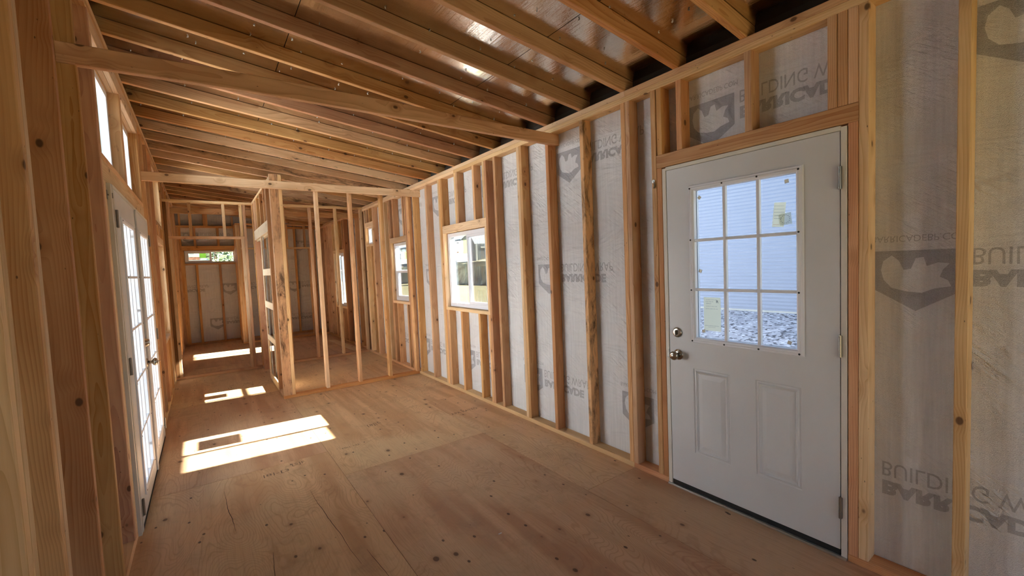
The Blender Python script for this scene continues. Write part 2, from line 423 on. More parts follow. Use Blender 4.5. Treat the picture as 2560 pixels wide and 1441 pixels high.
# ---------------------------------------------------------------- ground and floor
g0 = empty('ground', label='dry yellow open ground around the building, beyond the windows', cat='ground', kind='structure')
bm = bmesh.new()
def grid(bm, x0, x1, nx, y0, y1, ny, fz):
    vs = [[bm.verts.new((x0 + (x1 - x0) * i / nx, y0 + (y1 - y0) * j / ny, fz(x0 + (x1 - x0) * i / nx, y0 + (y1 - y0) * j / ny))) for j in range(ny + 1)] for i in range(nx + 1)]
    for i in range(nx):
        for j in range(ny): bm.faces.new((vs[i][j], vs[i + 1][j], vs[i + 1][j + 1], vs[i][j + 1]))
GZ = -0.30
grid(bm, -60, 22, 8, -40, 150, 8, lambda x, y: GZ)
fin(bm, 'dry_ground', 'dry', g0)
bm = bmesh.new()
def bankz(x, y):
    t = max(0.0, min(1.0, (x - 22.0) / 1.6)); s = t * t * (3 - 2 * t)
    h = 2.1 + 0.25 * mnoise.noise(Vector((y * 0.12, 3.1, 0))) + (0.55 * math.exp(-((y - 39) / 4.5) ** 2) * max(0, min(1, (x - 23) / 3)) )
    rough = 0.35 * mnoise.noise(Vector((x * 1.5, y * 0.9, 0))) * (4 * t * (1 - t)) + 0.05 * mnoise.noise(Vector((x, y, 2)))
    return GZ + h * s + rough
grid(bm, 21.5, 27.5, 36, -40, 150, 380, bankz)
o = fin(bm, 'earth_bank', 'bank', smooth=False)
tag(o, 'eroded yellow earth bank beyond the open ground, seen through the sliding window', 'earth bank', kind='structure')
bm = bmesh.new(); grid(bm, 27.5, 130, 6, -40, 150, 6, lambda x, y: GZ + 2.1)
fin(bm, 'upper_ground', 'dry', g0)
bm = bmesh.new(); grid(bm, 2.75, 8.2, 22, -3.0, 9.5, 40, lambda x, y: -0.28 + max(0, min(1, (x - 2.75) / 5.3)) * 0.76 + 0.012 * mnoise.noise(Vector((x * 4, y * 4, 0))))
fin(bm, 'gravel_apron', 'gravel', g0)

boxes('bounce_pad', [(-6.0, XLo - 0.3, -2, 26, GZ, GZ + 0.03)], 'pad', g0)  # added pale surface, bounces sunlight in through the French doors
floor = empty('floor', label='bare plywood subfloor of large reddish sheets with knots and cracks', cat='floor', kind='structure')
strips = [(XLo, 0.75, 1.34), (0.75, 1.94, 0.81), (1.94, XRo, 1.968)]
for x0, x1, yj in strips:
    ys = [YR] + [y for y in [yj + 2.44 * k for k in range(-2, 6)] if YR + 0.1 < y < YB + D - 0.1] + [YB + D]
    for a, b in zip(ys[:-1], ys[1:]):
        gx = 0.0012
        me = bpy.data.meshes.new('plywood_sheet'); bm = bmesh.new()
        w, h = (x1 - x0) / 2 - gx, (b - a) / 2 - gx
        box_bm(bm, -w, w, -h, h, -0.018, 0.0)
        bmesh.ops.recalc_face_normals(bm, faces=bm.faces); bm.to_mesh(me); bm.free(); me.materials.append(M['ply'])
        o = bpy.data.objects.new('plywood_sheet', me); COL.objects.link(o); o.parent = floor
        o.location = ((x0 + x1) / 2, (a + b) / 2, 0)
for i in range(34):     # floor joists under the sheets
    y = YR + 0.02 + i * 0.4064
    if y < YB: lum(floor, 'floor_joist', XLo, XRo, y, y + T, -0.018 - 0.14, -0.019, 'dark')
# long splits in the face veneer
def crack(pts, w):
    bm = bmesh.new(); prev = None
    P = []
    for (x0, y0), (x1, y1) in zip(pts[:-1], pts[1:]):
        for k in range(8):
            t = k / 8; P.append((x0 + (x1 - x0) * t, y0 + (y1 - y0) * t))
    P.append(pts[-1])
    N = len(P)
    for i, (x, y) in enumerate(P):
        ww = w * math.sin(math.pi * (i + 0.4) / (N + 0.2)) + 0.0004
        jx = 0.006 * mnoise.noise(Vector((y * 4.1, x * 7, 1))) + 0.003 * mnoise.noise(Vector((y * 21, x * 7, 1)))
        r = (bm.verts.new((x + jx - ww, y, 0.0004)), bm.verts.new((x + jx + ww, y, 0.0004)))
        if prev: bm.faces.new((prev[0], prev[1], r[1], r[0]))
        prev = r
    return fin(bm, 'veneer_crack', 'pitch', floor)
crack([(0.024, 3.57), (0.035, 3.3), (0.05, 3.12), (0.06, 2.96)], 0.0013)
crack([(0.50, 3.18), (0.515, 2.9), (0.535, 2.6), (0.56, 2.2)], 0.0011)
crack([(1.12, 5.66), (1.125, 5.32)], 0.0011)
crack([(0.62, 2.3), (0.64, 2.0)], 0.0008)
crack([(0.21, 2.6), (0.19, 2.3)], 0.0007)
# mill stamps
for s, x, y, w, hgt, rot in (('|8|-[3', 0.27, 3.60, 0.17, 0.055, 0), ('[5]F', 0.47, 3.67, 0.09, 0.055, 0), ('MILL 102', 0.86, 3.74, 0.14, 0.030, 0),
                        ('[8]|=', 1.19, 4.10, 0.13, 0.07, 0), ('APA RATED', 1.95, 3.85, 0.30, 0.05, 1)):
    me = text_mesh(s, hgt, 0, 0, w)
    place('grade_stamp', me, 'stamp', (x, y, 0.0005), (1, 0, 0), (0, 1, 0), floor)

# ---------------------------------------------------------------- roof: rafters, panels
ceil_ = empty('ceiling', label='open sloping roof of fir rafters under foil-faced sheathing panels', cat='ceiling', kind='structure')
roof_rot = math.atan(SL)
RX0, RX1 = -0.62, 2.64
def sloped(parent, name, x0, x1, y0, y1, zoff0, zoff1, mat, mesh=None):
    """a member along X that follows the roof slope"""
    L = (x1 - x0) / math.cos(roof_rot); h = zoff1 - zoff0
    me = mesh or lumber_mesh(L, h, y1 - y0, M[mat])
    o = bpy.data.objects.new(name, me); COL.objects.link(o)
    ex = Vector((math.cos(roof_rot), 0, -math.sin(roof_rot))); ey = Vector((math.sin(roof_rot), 0, math.cos(roof_rot))); ez = ex.cross(ey)
    m = Matrix((ex, ey, ez)).transposed().to_4x4()
    xc = (x0 + x1) / 2
    m.translation = Vector((xc, (y0 + y1) / 2, zr(xc))) + ey * ((zoff0 + zoff1) / 2)
    o.matrix_world = m
    if parent: o.parent = parent
    return o
ry = [1.156 + 0.4075 * k for k in range(-6, 27)]
toneR = ['fir', 'fir', 'red', 'fir', 'fir', 'red']
for i, y in enumerate(ry):
    if y + T > YB + D: break
    mt = toneR[(i * 5) % 6]
    if i in (17, 18, 20, 22): mt = 'spot'
    if i in (19, 24): mt = 'stain'
    sloped(ceil_, 'rafter', RX0, RX1, y, y + T, 0.0, 0.089, mt)
edges = [-0.69, 0.521, 1.731, 2.72]
for k, (a, b) in enumerate(zip(edges[:-1], edges[1:])):
    y = YR + (0.6 if k % 2 else 0.0) - 0.02
    cuts = [YR - 0.02] + [yy for yy in [1.156 + 0.019 + 0.4075 * 6 * j + (1.2225 if k % 2 else 0) for j in range(-1, 6)] if YR < yy < YB] + [YB + D + 0.02]
    for y0, y1 in zip(cuts[:-1], cuts[1:]):
        bm = bmesh.new(); L = (b - a) / math.cos(roof_rot) / 2 - 0.002; W = (y1 - y0) / 2 - 0.0015
        box_bm(bm, -L, L, -0.0055, 0.0055, -W, W)
        bmesh.ops.recalc_face_normals(bm, faces=bm.faces)
        me = bpy.data.meshes.new('roof_panel'); bm.to_mesh(me); bm.free(); me.materials.append(M['foil'])
        sloped(ceil_, 'roof_panel', a, b, y0, y1, 0.0892, 0.1002, 'foil', me)
# roofing over the panels (keeps daylight out of the joints)
bm = bmesh.new()
for y0, y1 in ((YR - 0.1, YB + D + 0.1),):
    xs = (-0.72, 2.74); v = []
    for x in xs:
        for y in (y0, y1):
            for dz in (0.103, 0.112): v.append(bm.verts.new((x, y, zr(x) + dz)))
    for f in ((0, 1, 3, 2), (4, 6, 7, 5), (0, 4, 5, 1), (2, 3, 7, 6), (0, 2, 6, 4), (1, 5, 7, 3)): bm.faces.new([v[i] for i in f])
fin(bm, 'roofing', 'black', ceil_)
# eave blocking, coloured near-black for the shade of the eave cavity
boxes('eave_shade_board', [(XRo + 0.002, XRo + 0.022, YR, YB + D, 2.50, 2.716)], 'black', ceil_)
boxes('eave_shade_board', [(XLo - 0.022, XLo - 0.002, YR, YB + D, 2.88, 3.09)], 'black', ceil_)
# nail points through the panels: short bright splinters
bm = bmesh.new(); rn = random.Random(3)
for i in range(len(ry) - 1):
    for lane in range(9):
        for row in (0.02, 0.12, 0.24, 0.36):
            if rn.random() < 0.35: continue
            x = -0.3 + lane * 0.305 + rn.uniform(-0.07, 0.07); y = ry[i] + T + row * 0.93 + rn.uniform(-0.025, 0.03)
            if not (XL < x < XR - 0.05) or y > YB or y > ry[i + 1]: continue
            z = zc(x); r = rn.uniform(0.0028, 0.0052); L = rn.uniform(0.004, 0.009)
            tx, ty = rn.uniform(-.006, .006), rn.uniform(-.006, .006)
            b = [bm.verts.new((x + r * math.cos(a), y + r * math.sin(a), z + 0.001)) for a in (0, 2.1, 4.2)]
            c = [bm.verts.new((x + tx + r * 1.3 * math.cos(a), y + ty + r * 1.3 * math.sin(a), z - L)) for a in (0.5, 2.6, 4.7)]
            for k in range(3): bm.faces.new((b[k], b[(k + 1) % 3], c[(k + 1) % 3], c[k]))
            bm.faces.new(c)
o = fin(bm, 'nail_points', 'nail', ceil_); o['kind'] = 'stuff'

# ---------------------------------------------------------------- wrap sheets and prints
def sheet_with_holes(name, parent, ax, pos, a0, a1, z0f, holes, sub=0.0):
    """vertical sheet at constant x (ax='x') or y; holes = (a0,a1,z0,z1); z1 top = function"""
    bm = bmesh.new()
    As = sorted(set([a0, a1] + [h[0] for h in holes] + [h[1] for h in holes]))
    As = [a for a in As if a0 <= a <= a1]
    extra = []
    for p, q in zip(As[:-1], As[1:]):
        k = max(1, int((q - p) / 0.4)); extra += [p + (q - p) * j / k for j in range(k)]
    As = sorted(set(extra + [a1]))
    def P(a, z): return (pos, a, z) if ax == 'x' else (a, pos, z)
    for p, q in zip(As[:-1], As[1:]):
        mid = (p + q) / 2
        spans = [(h[2], h[3]) for h in holes if h[0] <= mid <= h[1]]
        spans.sort(); z = 0.0; segs = []
        for s0, s1 in spans: segs.append((z, s0)); z = s1
        segs.append((z, None))
        for s0, s1 in segs:
            t0 = s1 if s1 is not None else z0f(p); t1 = s1 if s1 is not None else z0f(q)
            if t0 - s0 < 0.002: continue
            bm.faces.new([bm.verts.new(P(*c)) for c in ((p, s0), (q, s0), (q, t1), (p, t0))])
    bmesh.ops.remove_doubles(bm, verts=bm.verts, dist=0.0005)
    return fin(bm, name, 'wrap', parent, recalc=False)

_pm = {}
def print_meshes():
    # emblem: five-sided shield with a pale blob left open, drawn in (u right, v down) from its top left
    def shield():
        bm = bmesh.new()
        out = [(0, 0), (0.28, 0), (0.28, -0.175), (0.14, -0.265), (0, -0.175)]
        blob = [(0.03, -0.045), (0.06, -0.02), (0.085, -0.045), (0.10, -0.085), (0.125, -0.08), (0.14, -0.035), (0.165, -0.03), (0.175, -0.07), (0.21, -0.055),
                (0.245, -0.06), (0.225, -0.085), (0.215, -0.115), (0.24, -0.13), (0.25, -0.155), (0.20, -0.165), (0.16, -0.185), (0.11, -0.18), (0.06, -0.165), (0.032, -0.13), (0.022, -0.085)]
        ov = [bm.verts.new((x, y, 0)) for x, y in out]; bv = [bm.verts.new((x, y, 0)) for x, y in blob]
        es = [bm.edges.new((ov[i], ov[(i + 1) % len(ov)])) for i in range(len(ov))] + [bm.edges.new((bv[i], bv[(i + 1) % len(bv)])) for i in range(len(bv))]
        bmesh.ops.triangle_fill(bm, edges=es, use_beauty=True, use_dissolve=False)
        # drop triangles inside the blob
        def inside(px, py):
            c = False; j = len(blob) - 1
            for i in range(len(blob)):
                xi, yi = blob[i]; xj, yj = blob[j]
                if (yi > py) != (yj > py) and px < (xj - xi) * (py - yi) / (yj - yi) + xi: c = not c
                j = i
            return c
        bad = [f for f in bm.faces if inside(*f.calc_center_median()[:2])]
        bmesh.ops.delete(bm, geom=bad, context='FACES')
        me = bpy.data.meshes.new('shield'); bm.to_mesh(me); bm.free(); me.materials.append(M['printb']); return me
    _pm['shield'] = shield()
    for k, s, hgt, bold, w in (('url', 'BARRICADEBP.COM', 0.028, 0.0, 0.31), ('bld', 'BUILDING WRAP', 0.068, 0.0, 0.575), ('bar', 'BARRICADE', 0.068, 0.004, 0.505)):
        me = text_mesh(s, hgt, bold, 0, w); me.materials.append(M['print']); _pm[k] = me
print_meshes()
def wrap_print(parent, o, right, lo=None, hi=None, slant=0.0):
    """o: top-left of the emblem in the world; right: unit vector along the reading direction. Letters stand on their heads."""
    r = Vector(right).normalized(); d = Vector((0, 0, -1)); o = Vector(o)
    r = (r + Vector((0, 0, -slant))).normalized(); dn = Vector((0, 0, -1))
    up = -dn
    place('printed_emblem', _pm['shield'], None, o, r, (up - r * up.dot(r)), parent)
    dd = (dn - r * dn.dot(r)).normalized()
    place('printed_web_address', _pm['url'], None, o + up * 0.066 - r * 0.0, r, dd, parent)
    place('printed_line', _pm['bld'], None, o + r * 0.31 + up * 0.0, r, dd, parent)
    place('printed_line', _pm['bar'], None, o + r * 0.31 - up * 0.088, r, dd, parent)

# ---------------------------------------------------------------- right wall
WR = empty('wall_right', label='long right wall of fir studs over white printed building wrap, holding the white door', cat='wall', kind='structure')
def stud(parent, y0, z0=T, z1=2.562, mat='fir', side='R', w=T, name='stud'):
    if side == 'R': return lum(parent, name, XR, XRo, y0, y0 + w, z0, z1, mat)
    return lum(parent, name, XLo, XL, y0, y0 + w, z0, z1, mat)
for a, b, mt in ((YR, 0.715, 'red'), (1.69, 1.9715, 'red'), (1.973, 5.72, 'pale'), (5.722, 9.0, 'fir'), (9.002, YB + D, 'fir')):
    lum(WR, 'bottom_plate', XR, XRo, a, b, 0.0, T, mt)
for a, b, mt in ((YR, 4.447, 'pale'), (4.449, 8.4, 'pale'), (8.402, YB + D, 'fir')):
    lum(WR, 'top_plate', XR, XRo, a, b, 2.562, 2.600, mt)
for a, b, mt in ((YR, 1.970, 'fir'), (1.972, 6.8, 'pale'), (6.802, YB + D, 'fir')):
    lum(WR, 'top_plate', XR, XRo, a, b, 2.6005, ZR, mt)
for y, mt in ((-1.30, 'fir'), (-0.90, 'fir'), (-0.49, 'fir'), (-0.08, 'fir'), (0.328, 'pale'), (0.638, 'pale'), (1.730, 'fir'),
              (1.935, 'fir'), (1.973, 'fir'), (2.374, 'stain'), (2.783, 'red'), (3.157, 'fir'), (3.195, 'pale'), (3.592, 'fir'),
              (3.759, 'red'), (4.800, 'fir'), (4.838, 'pale'), (5.215, 'fir'), (5.631, 'fir'), (5.900, 'red'),
              (6.621, 'fir'), (6.800, 'pale'), (7.37, 'fir'), (7.831, 'pale'), (8.045, 'fir'),
              (8.42, 'fir'), (8.83, 'fir'), (9.236, 'red'), (9.29, 'fir'), (10.235, 'pale'), (10.60, 'fir'), (10.74, 'fir'), (11.05, 'fir'), (11.44, 'fir'), (11.84, 'fir')):
    stud(WR, y, mat=mt)
# door opening
lum(WR, 'header', XR, XR + T, 0.676, 1.730, 2.062, 2.145, 'fir'); lum(WR, 'header', XR + T + 0.002, XRo, 0.676, 1.730, 2.062, 2.145, 'fir')
for y in (0.677, 1.691): stud(WR, y, T, 2.061, 'red', name='jack_stud')
for y in (0.677, 0.7165, 0.756, 1.134, 1.545, 1.686): stud(WR, y, 2.1455, 2.562, 'fir' if y != 1.545 else 'red', name='cripple_stud')
# window openings (y0,y1,z0,z1)
W1 = (3.833, 4.757, 1.005, 1.897); W2 = (5.976, 6.581, 1.003, 1.896); W3 = (7.447, 7.791, 1.953, 2.245); W4 = (9.367, 10.195, 0.745, 1.897)
for (a, b, c, d), hh in ((W1, 0.09), (W2, 0.078), (W3, 0.088), (W4, 0.065)):
    lum(WR, 'header', XR, XR + T, a - T, b + T, d, d + hh, 'pale'); lum(WR, 'header', XR + T + 0.002, XRo, a - T, b + T, d, d + hh, 'fir')
    lum(WR, 'sill_plate', XR, XRo, a - (T if c < 1.5 else 0.0), b + (T if c < 1.5 else 0), c - T, c, 'pale')
    stud(WR, a - T, T if c > 1.5 else c, d, 'pale', name='jack_stud'); stud(WR, b, T if c > 1.5 else c, d, 'pale', name='jack_stud')
    if c < 1.5:
        stud(WR, a - T, T, c - T, 'fir', name='jack_stud'); stud(WR, b, T, c - T, 'fir', name='jack_stud')
for y, z0, z1, mt in ((3.797, 1.988, 2.562, 'pale'), (4.002, 1.988, 2.562, 'fir'), (4.373, 1.988, 2.562, 'fir'), (4.411, 1.988, 2.562, 'pale'), (4.760, 1.988, 2.562, 'fir'),
                  (4.002, T, 0.967, 'fir'), (4.400, T, 0.967, 'fir'), (4.72, T, 0.967, 'fir'),
                  (6.42, 1.975, 2.562, 'fir'), (6.03, 1.975, 2.562, 'fir'), (6.56, 1.975, 2.562, 'fir'), (6.03, T, 0.965, 'fir'), (6.42, T, 0.965, 'fir'), (5.95, 1.975, 2.562, 'fir'),
                  (7.72, 2.334, 2.562, 'fir'), (7.56, 2.334, 2.562, 'fir'), (7.56, T, 1.914, 'fir'),
                  (9.40, 1.963, 2.562, 'fir'), (9.66, 1.963, 2.562, 'fir'), (10.0, 1.963, 2.562, 'pale'), (9.66, T, 0.706, 'fir'), (10.05, T, 0.706, 'fir')):
    stud(WR, y, z0, z1, mt, name='cripple_stud')
holesR = [(0.717, 1.69, 0.0, 2.062), W1, W2, W3, W4]
wr = sheet_with_holes('house_wrap', WR, 'x', XRo + 0.001, YR, YB + D, lambda a: 2.60, holesR)
for k in range(-1, 10):
    for y0, zt in ((0.64, 1.475), (1.55, 2.405), (0.92, 0.505)):
        y = y0 + 1.22 * k
        if y > 11.4: continue
        # leave out prints whose place is cut away by an opening
        def cut(a, b):
            return any(h[0] - 0.02 < max(a, b) and h[1] + 0.02 > min(a, b) and h[2] < zt + 0.1 and h[3] > zt - 0.28 for h in holesR)
        xo = XRo - 0.0008; pr = wr
        if not cut(y, y - 0.28):
            place('printed_emblem', _pm['shield'], None, (xo, y, zt), (0, -1, 0), (0, 0, 1), pr)
            place('printed_web_address', _pm['url'], None, (xo, y + 0.01, zt + 0.066), (0, -1, 0), (0, 0, -1), pr)
        if not cut(y - 0.31, y - 0.89):
            place('printed_line', _pm['bld'], None, (xo, y - 0.31, zt), (0, -1, 0), (0, 0, -1), pr)
            place('printed_line', _pm['bar'], None, (xo, y - 0.31, zt - 0.088), (0, -1, 0), (0, 0, -1), pr)

# ---------------------------------------------------------------- left wall
WL = empty('wall_left', label='tall left wall of fir studs around the white French doors and transom windows', cat='wall', kind='structure')
for a, b, mt in ((YR, 3.269, 'fir'), (5.207, 7.9, 'pale'), (7.902, YB + D, 'fir')):
    lum(WL, 'bottom_plate', XLo, XL, a, b, 0.0, T, mt)
for a, b in ((YR, 3.1), (3.102, 7.4), (7.402, YB + D)): lum(WL, 'top_plate', XLo, XL, a, b, 2.924, 2.962, 'fir')
for a, b in ((YR, 5.2), (5.202, YB + D)): lum(WL, 'top_plate', XLo, XL, a, b, 2.9625, ZL, 'pale')
for y, mt in ((-1.3, 'fir'), (-0.9, 'fir'), (-0.49, 'fir'), (-0.08, 'fir'), (0.33, 'fir'), (0.74, 'fir'), (1.148, 'fir'), (1.565, 'pale'), (1.6035, 'pale'),
              (1.855, 'fir'), (1.8935, 'pale'), (2.330, 'red'), (2.757, 'fir'), (3.155, 'red'),
              (5.2435, 'fir'), (5.631, 'fir'), (6.03, 'fir'), (6.503, 'red'), (7.5385, 'pale'), (7.86, 'fir'), (8.27, 'fir'), (8.68, 'fir'), (9.08, 'fir'), (9.49, 'fir'), (9.90, 'fir'), (10.3, 'fir'), (10.7, 'fir'), (11.1, 'fir'), (11.5, 'fir'), (11.83, 'fir')):
    stud(WL, y, z1=2.924, mat=mt, side='L')
stud(WL, 3.1935, T, 2.04, 'pale', 'L', name='jack_stud'); stud(WL, 3.232, T, 2.04, 'pale', 'L', name='jack_stud')
stud(WL, 5.205, T, 2.04, 'pale', 'L', name='jack_stud')
lum(WL, 'header', XL - T, XL, 3.1935, 5.243, 2.040, 2.156, 'pale'); lum(WL, 'header', XLo, XL - T - 0.002, 3.1935, 5.243, 2.040, 2.156, 'pale')
lum(WL, 'sill_plate', XLo, XL, 3.1935, 5.243, 2.1565, 2.194, 'fir')
stud(WL, 3.1935, 2.1945, 2.82, 'pale', 'L', name='jack_stud')
for y in (4.16, 4.1985): stud(WL, y, 2.1945, 2.82, 'spot', 'L', name='transom_post')
stud(WL, 5.205, 2.1945, 2.82, 'fir', 'L', name='jack_stud')
for k in range(3): lum(WL, 'header', XL - 0.0285 * (k + 1) - 0.001 * k, XL - 0.0295 * k, 3.1935, 5.243, 2.8205, 2.9235, 'pale')
# left window bay
stud(WL, 6.5415, T, 1.93, 'fir', 'L', name='jack_stud'); stud(WL, 7.50, T, 1.93, 'pale', 'L', name='jack_stud')
lum(WL, 'header', XL - T, XL, 6.5415, 7.538, 1.931, 2.02, 'pale'); lum(WL, 'header', XLo, XL - T - 0.002, 6.5415, 7.538, 1.931, 2.02, 'fir')
lum(WL, 'sill_plate', XLo, XL, 6.5795, 7.50, 0.712, 0.75, 'pale')
for y in (6.545, 6.80, 7.06, 7.30, 7.497): stud(WL, y, 2.0205, 2.156, 'fir', 'L', name='cripple_stud')
lum(WL, 'sill_plate', XLo, XL, 6.5415, 7.538, 2.1565, 2.194, 'fir')
stud(WL, 6.5415, 2.1945, 2.82, 'fir', 'L', name='jack_stud'); stud(WL, 7.50, 2.1945, 2.82, 'pale', 'L', name='jack_stud')
lum(WL, 'header', XLo, XL, 6.5415, 7.538, 2.8205, 2.9235, 'fir')
for y in (6.86, 7.26): stud(WL, y, T, 0.712, 'fir', 'L', name='cripple_stud')
TR1 = (3.2315, 4.16, 2.194, 2.82); TR2 = (4.2365, 5.205, 2.194, 2.82); WLw = (6.5795, 7.50, 0.75, 1.93); TR3 = (6.5795, 7.50, 2.194, 2.82)
holesL = [(3.27, 5.205, 0.0, 2.04), TR1, TR2, WLw, TR3]
sheet_with_holes('house_wrap', WL, 'x', XLo - 0.001, YR, YB + D, lambda a: 2.96, holesL)

# ---------------------------------------------------------------- back wall
WB = empty('wall_back', label='far back wall with small high window and printed white wrap between studs', cat='wall', kind='structure')
lum(WB, 'bottom_plate', XL, XR, YB, YB + D, 0, T, 'fir')
lum(WB, 'top_plate', XL, XR, YB, YB + D, 2.605, 2.650, 'fir')
BW = (-0.290, 0.650, 1.813, 2.095)
for x in (-0.40, -0.362, 0.689, 1.10, 1.50, 1.905, 2.34): lum(WB, 'stud', x, x + T, YB, YB + D, T, 2.605, 'fir')
for x in (-0.328, 0.6505): lum(WB, 'jack_stud', x, x + T, YB, YB + D, T, 2.095, 'fir')
lum(WB, 'header', -0.328, 0.688, YB, YB + T, 2.096, 2.198, 'fir'); lum(WB, 'header', -0.328, 0.688, YB + T + .002, YB + D, 2.096, 2.198, 'fir')
lum(WB, 'sill_plate', -0.29, 0.650, YB, YB + D, 1.775, 1.813, 'fir')
for x in (-0.105, 0.322): lum(WB, 'cripple_stud', x, x + 0.045, YB, YB + D, T, 1.7745, 'fir')
for x in (-0.105, 0.325): lum(WB, 'cripple_stud', x, x + 0.045, YB, YB + D, 2.1985, 2.6045, 'fir')
for x, w in ((-0.35, T), (0.085, D), (0.62, T), (1.1, T), (1.5, T), (1.9, T), (2.3, T)): lum(WB, 'cripple_stud', x, x + w, YB, YB + T if w > .05 else YB + D, 2.6505, zr(x + w) - 0.002, 'fir')
wbk = sheet_with_holes('house_wrap', WB, 'y', YB + D + 0.001, XLo, XRo, lambda a: zc(a) - 0.002, [BW])
yo = YB + D - 0.0008
for x, z, r in ((0.362, 1.33, 1), (-0.78, 1.33, 0), (1.90, 2.32, 1), (1.72, 1.30, 1), (0.08, 0.55, 1), (-0.29, 2.5, 1), (1.4, 0.50, 1)):
    if r: place('printed_emblem', _pm['shield'], None, (x, yo, z), (1, 0, 0), (0, 0, 1), wbk)
    place('printed_line', _pm['bld'], None, (x + 0.31, yo, z), (1, 0, 0), (0, 0, -1), wbk)
    place('printed_line', _pm['bar'], None, (x + 0.31, yo, z - 0.088), (1, 0, 0), (0, 0, -1), wbk)

# rear end behind the camera: unseen wall, its opening added to let daylight in
WE = empty('wall_rear', label='unseen framed rear wall behind the camera, with an opening added to let daylight in', cat='wall', kind='structure')
for x in (-0.40, 0.0, 0.40, 0.761, 2.162, 2.382): lum(WE, 'stud', x, x + T, YR, YR + D, T, 2.60, 'fir')
lum(WE, 'bottom_plate', XL, 0.80, YR, YR + D, 0, T, 'fir'); lum(WE, 'bottom_plate', 2.16, XR, YR, YR + D, 0, T, 'fir')
lum(WE, 'top_plate', XL, XR, YR, YR + D, 2.601, 2.638, 'fir'); lum(WE, 'header', 0.80, 2.161, YR, YR + D, 2.06, 2.15, 'fir')
sheet_with_holes('house_wrap', WE, 'y', YR - 0.001, XLo, XRo, lambda a: zc(a) - 0.002, [(0.80, 2.16, 0.0, 2.06)])

# ---------------------------------------------------------------- partitions
P1 = empty('wall_partition', label='open stud partition across the room with no top plate, nearest to the camera', cat='wall', kind='structure')
y0, y1 = 5.722, 5.722 + D
lum(P1, 'bottom_plate', 0.700, XR, y0, y1, 0, T, 'red')
lum(P1, 'corner_stud', 0.700, 0.787, y0, y0 + T, T, 2.655, 'stain'); lum(P1, 'corner_stud', 0.7885, 0.8265, y0, y1, T, 2.655, 'pale')
lum(P1, 'corner_stud', 0.700, 0.787, y0 + T + 0.001, y0 + 2 * T, T, 2.598, 'pale')
for x, mt in ((1.180, 'pale'), (1.584, 'fir'), (1.988, 'fir'), (2.381, 'fir')): lum(P1, 'stud', x, x + T, y0, y1, T, 2.592, mt)

P2 = empty('wall_hall', label='stud wall between hall and bathroom with pale header over the pocket door', cat='wall', kind='structure')
hx0, hx1 = 0.700, 0.700 + D
lum(P2, 'bottom_plate', hx0, hx1, 5.812, 6.205, 0, T, 'fir')
lum(P2, 'top_plate', hx0, hx1, 5.80, 7.949, 2.600, 2.638, 'pale')
lum(P2, 'stud', hx0, hx1, 6.125, 6.163, T, 2.60, 'fir'); lum(P2, 'jack_stud', hx0, hx1, 6.1635, 6.2015, T, 2.03, 'red')
lum(P2, 'stud', hx0, hx1, 7.805, 7.843, T, 2.60, 'red'); lum(P2, 'jack_stud', hx0, hx1, 7.766, 7.804, 0.0, 2.03, 'red')
lum(P2, 'bottom_plate', hx0, hx1, 7.80, 7.949, 0, T, 'fir')
lum(P2, 'header', hx0, hx0 + T, 6.164, 7.804, 2.031, 2.174, 'cream'); lum(P2, 'header', hx1 - T, hx1, 6.164, 7.804, 2.031, 2.174, 'cream')
for y in (6.21, 6.42, 6.84, 7.245, 7.62): lum(P2, 'cripple_stud', hx0, hx1, y, y + T, 2.1745, 2.60, 'fir')

pf = empty('pocket_door_frame', (0.745, 6.6, 0), 'split pocket door frame with pale wood crossbars and grey steel edges in the hall wall', 'door frame')
def sub(o, p):      # keep world placement under a moved parent
    o.parent = p; o.matrix_parent_inverse = Matrix.Translation(-Vector(p.location)); return o
for sx in (hx0, hx1 - 0.019):
    for z0, z1 in ((0.005, 0.098), (0.575, 0.655), (1.035, 1.125), (1.480, 1.570)):
        sub(lum(None, 'crossbar', sx, sx + 0.019, 6.203, 6.985, z0, z1, 'cream'), pf)
    sub(lum(None, 'end_stile', sx, sx + 0.019, 6.986, 7.03, 0.005, 2.029, 'cream'), pf)
    for y in (6.215, 6.90):
        o = boxes('steel_channel', [(sx + 0.019, sx + 0.0205, y, y + 0.035, 0.01, 2.029), (sx + 0.019, sx + 0.028 if sx < 0.72 else sx + 0.019 + 0.0, y, y + 0.0015, 0.01, 2.029)] if sx < 0.72 else
                  [(sx - 0.0015, sx, y, y + 0.035, 0.01, 2.029), (sx - 0.009, sx, y, y + 0.0015, 0.01, 2.029)], 'zinc')
        sub(o, pf)
sub(lum(None, 'track', hx0 + 0.025, hx1 - 0.025, 6.205, 7.76, 2.005, 2.030, 'cream'), pf)

P3 = empty('wall_bedroom', label='second stud partition with a framed doorway at the hall and single top plate', cat='wall', kind='structure')
y0, y1 = 7.950, 7.950 + D
lum(P3, 'bottom_plate', XL, XR, y0, y1, 0, T, 'fir')
lum(P3, 'top_plate', XL, XR, y0, y1, 2.600, 2.638, 'pale')
lum(P3, 'stud', XL, XL + T, y0, y1, T, 2.60, 'dark'); lum(P3, 'jack_stud', -0.3615, -0.3235, y0, y1, T, 2.068, 'pale')
lum(P3, 'header', -0.3615, 0.5745, y0, y1, 2.0685, 2.1065, 'fir')
for x, mt in ((-0.3615, 'fir'), (-0.112, 'fir'), (0.306, 'pale'), (0.531, 'pale')): lum(P3, 'cripple_stud', x, x + T, y0, y1, 2.107, 2.60, mt)
lum(P3, 'jack_stud', 0.536, 0.574, y0, y1, T, 2.068, 'pale'); lum(P3, 'stud', 0.575, 0.613, y0, y1, T, 2.60, 'fir')
lum(P3, 'stud', 0.700, 0.738, y0, y1, T, 2.60, 'fir'); lum(P3, 'stud', 0.7505, 0.7885, y0, y1, T, 2.60, 'fir')
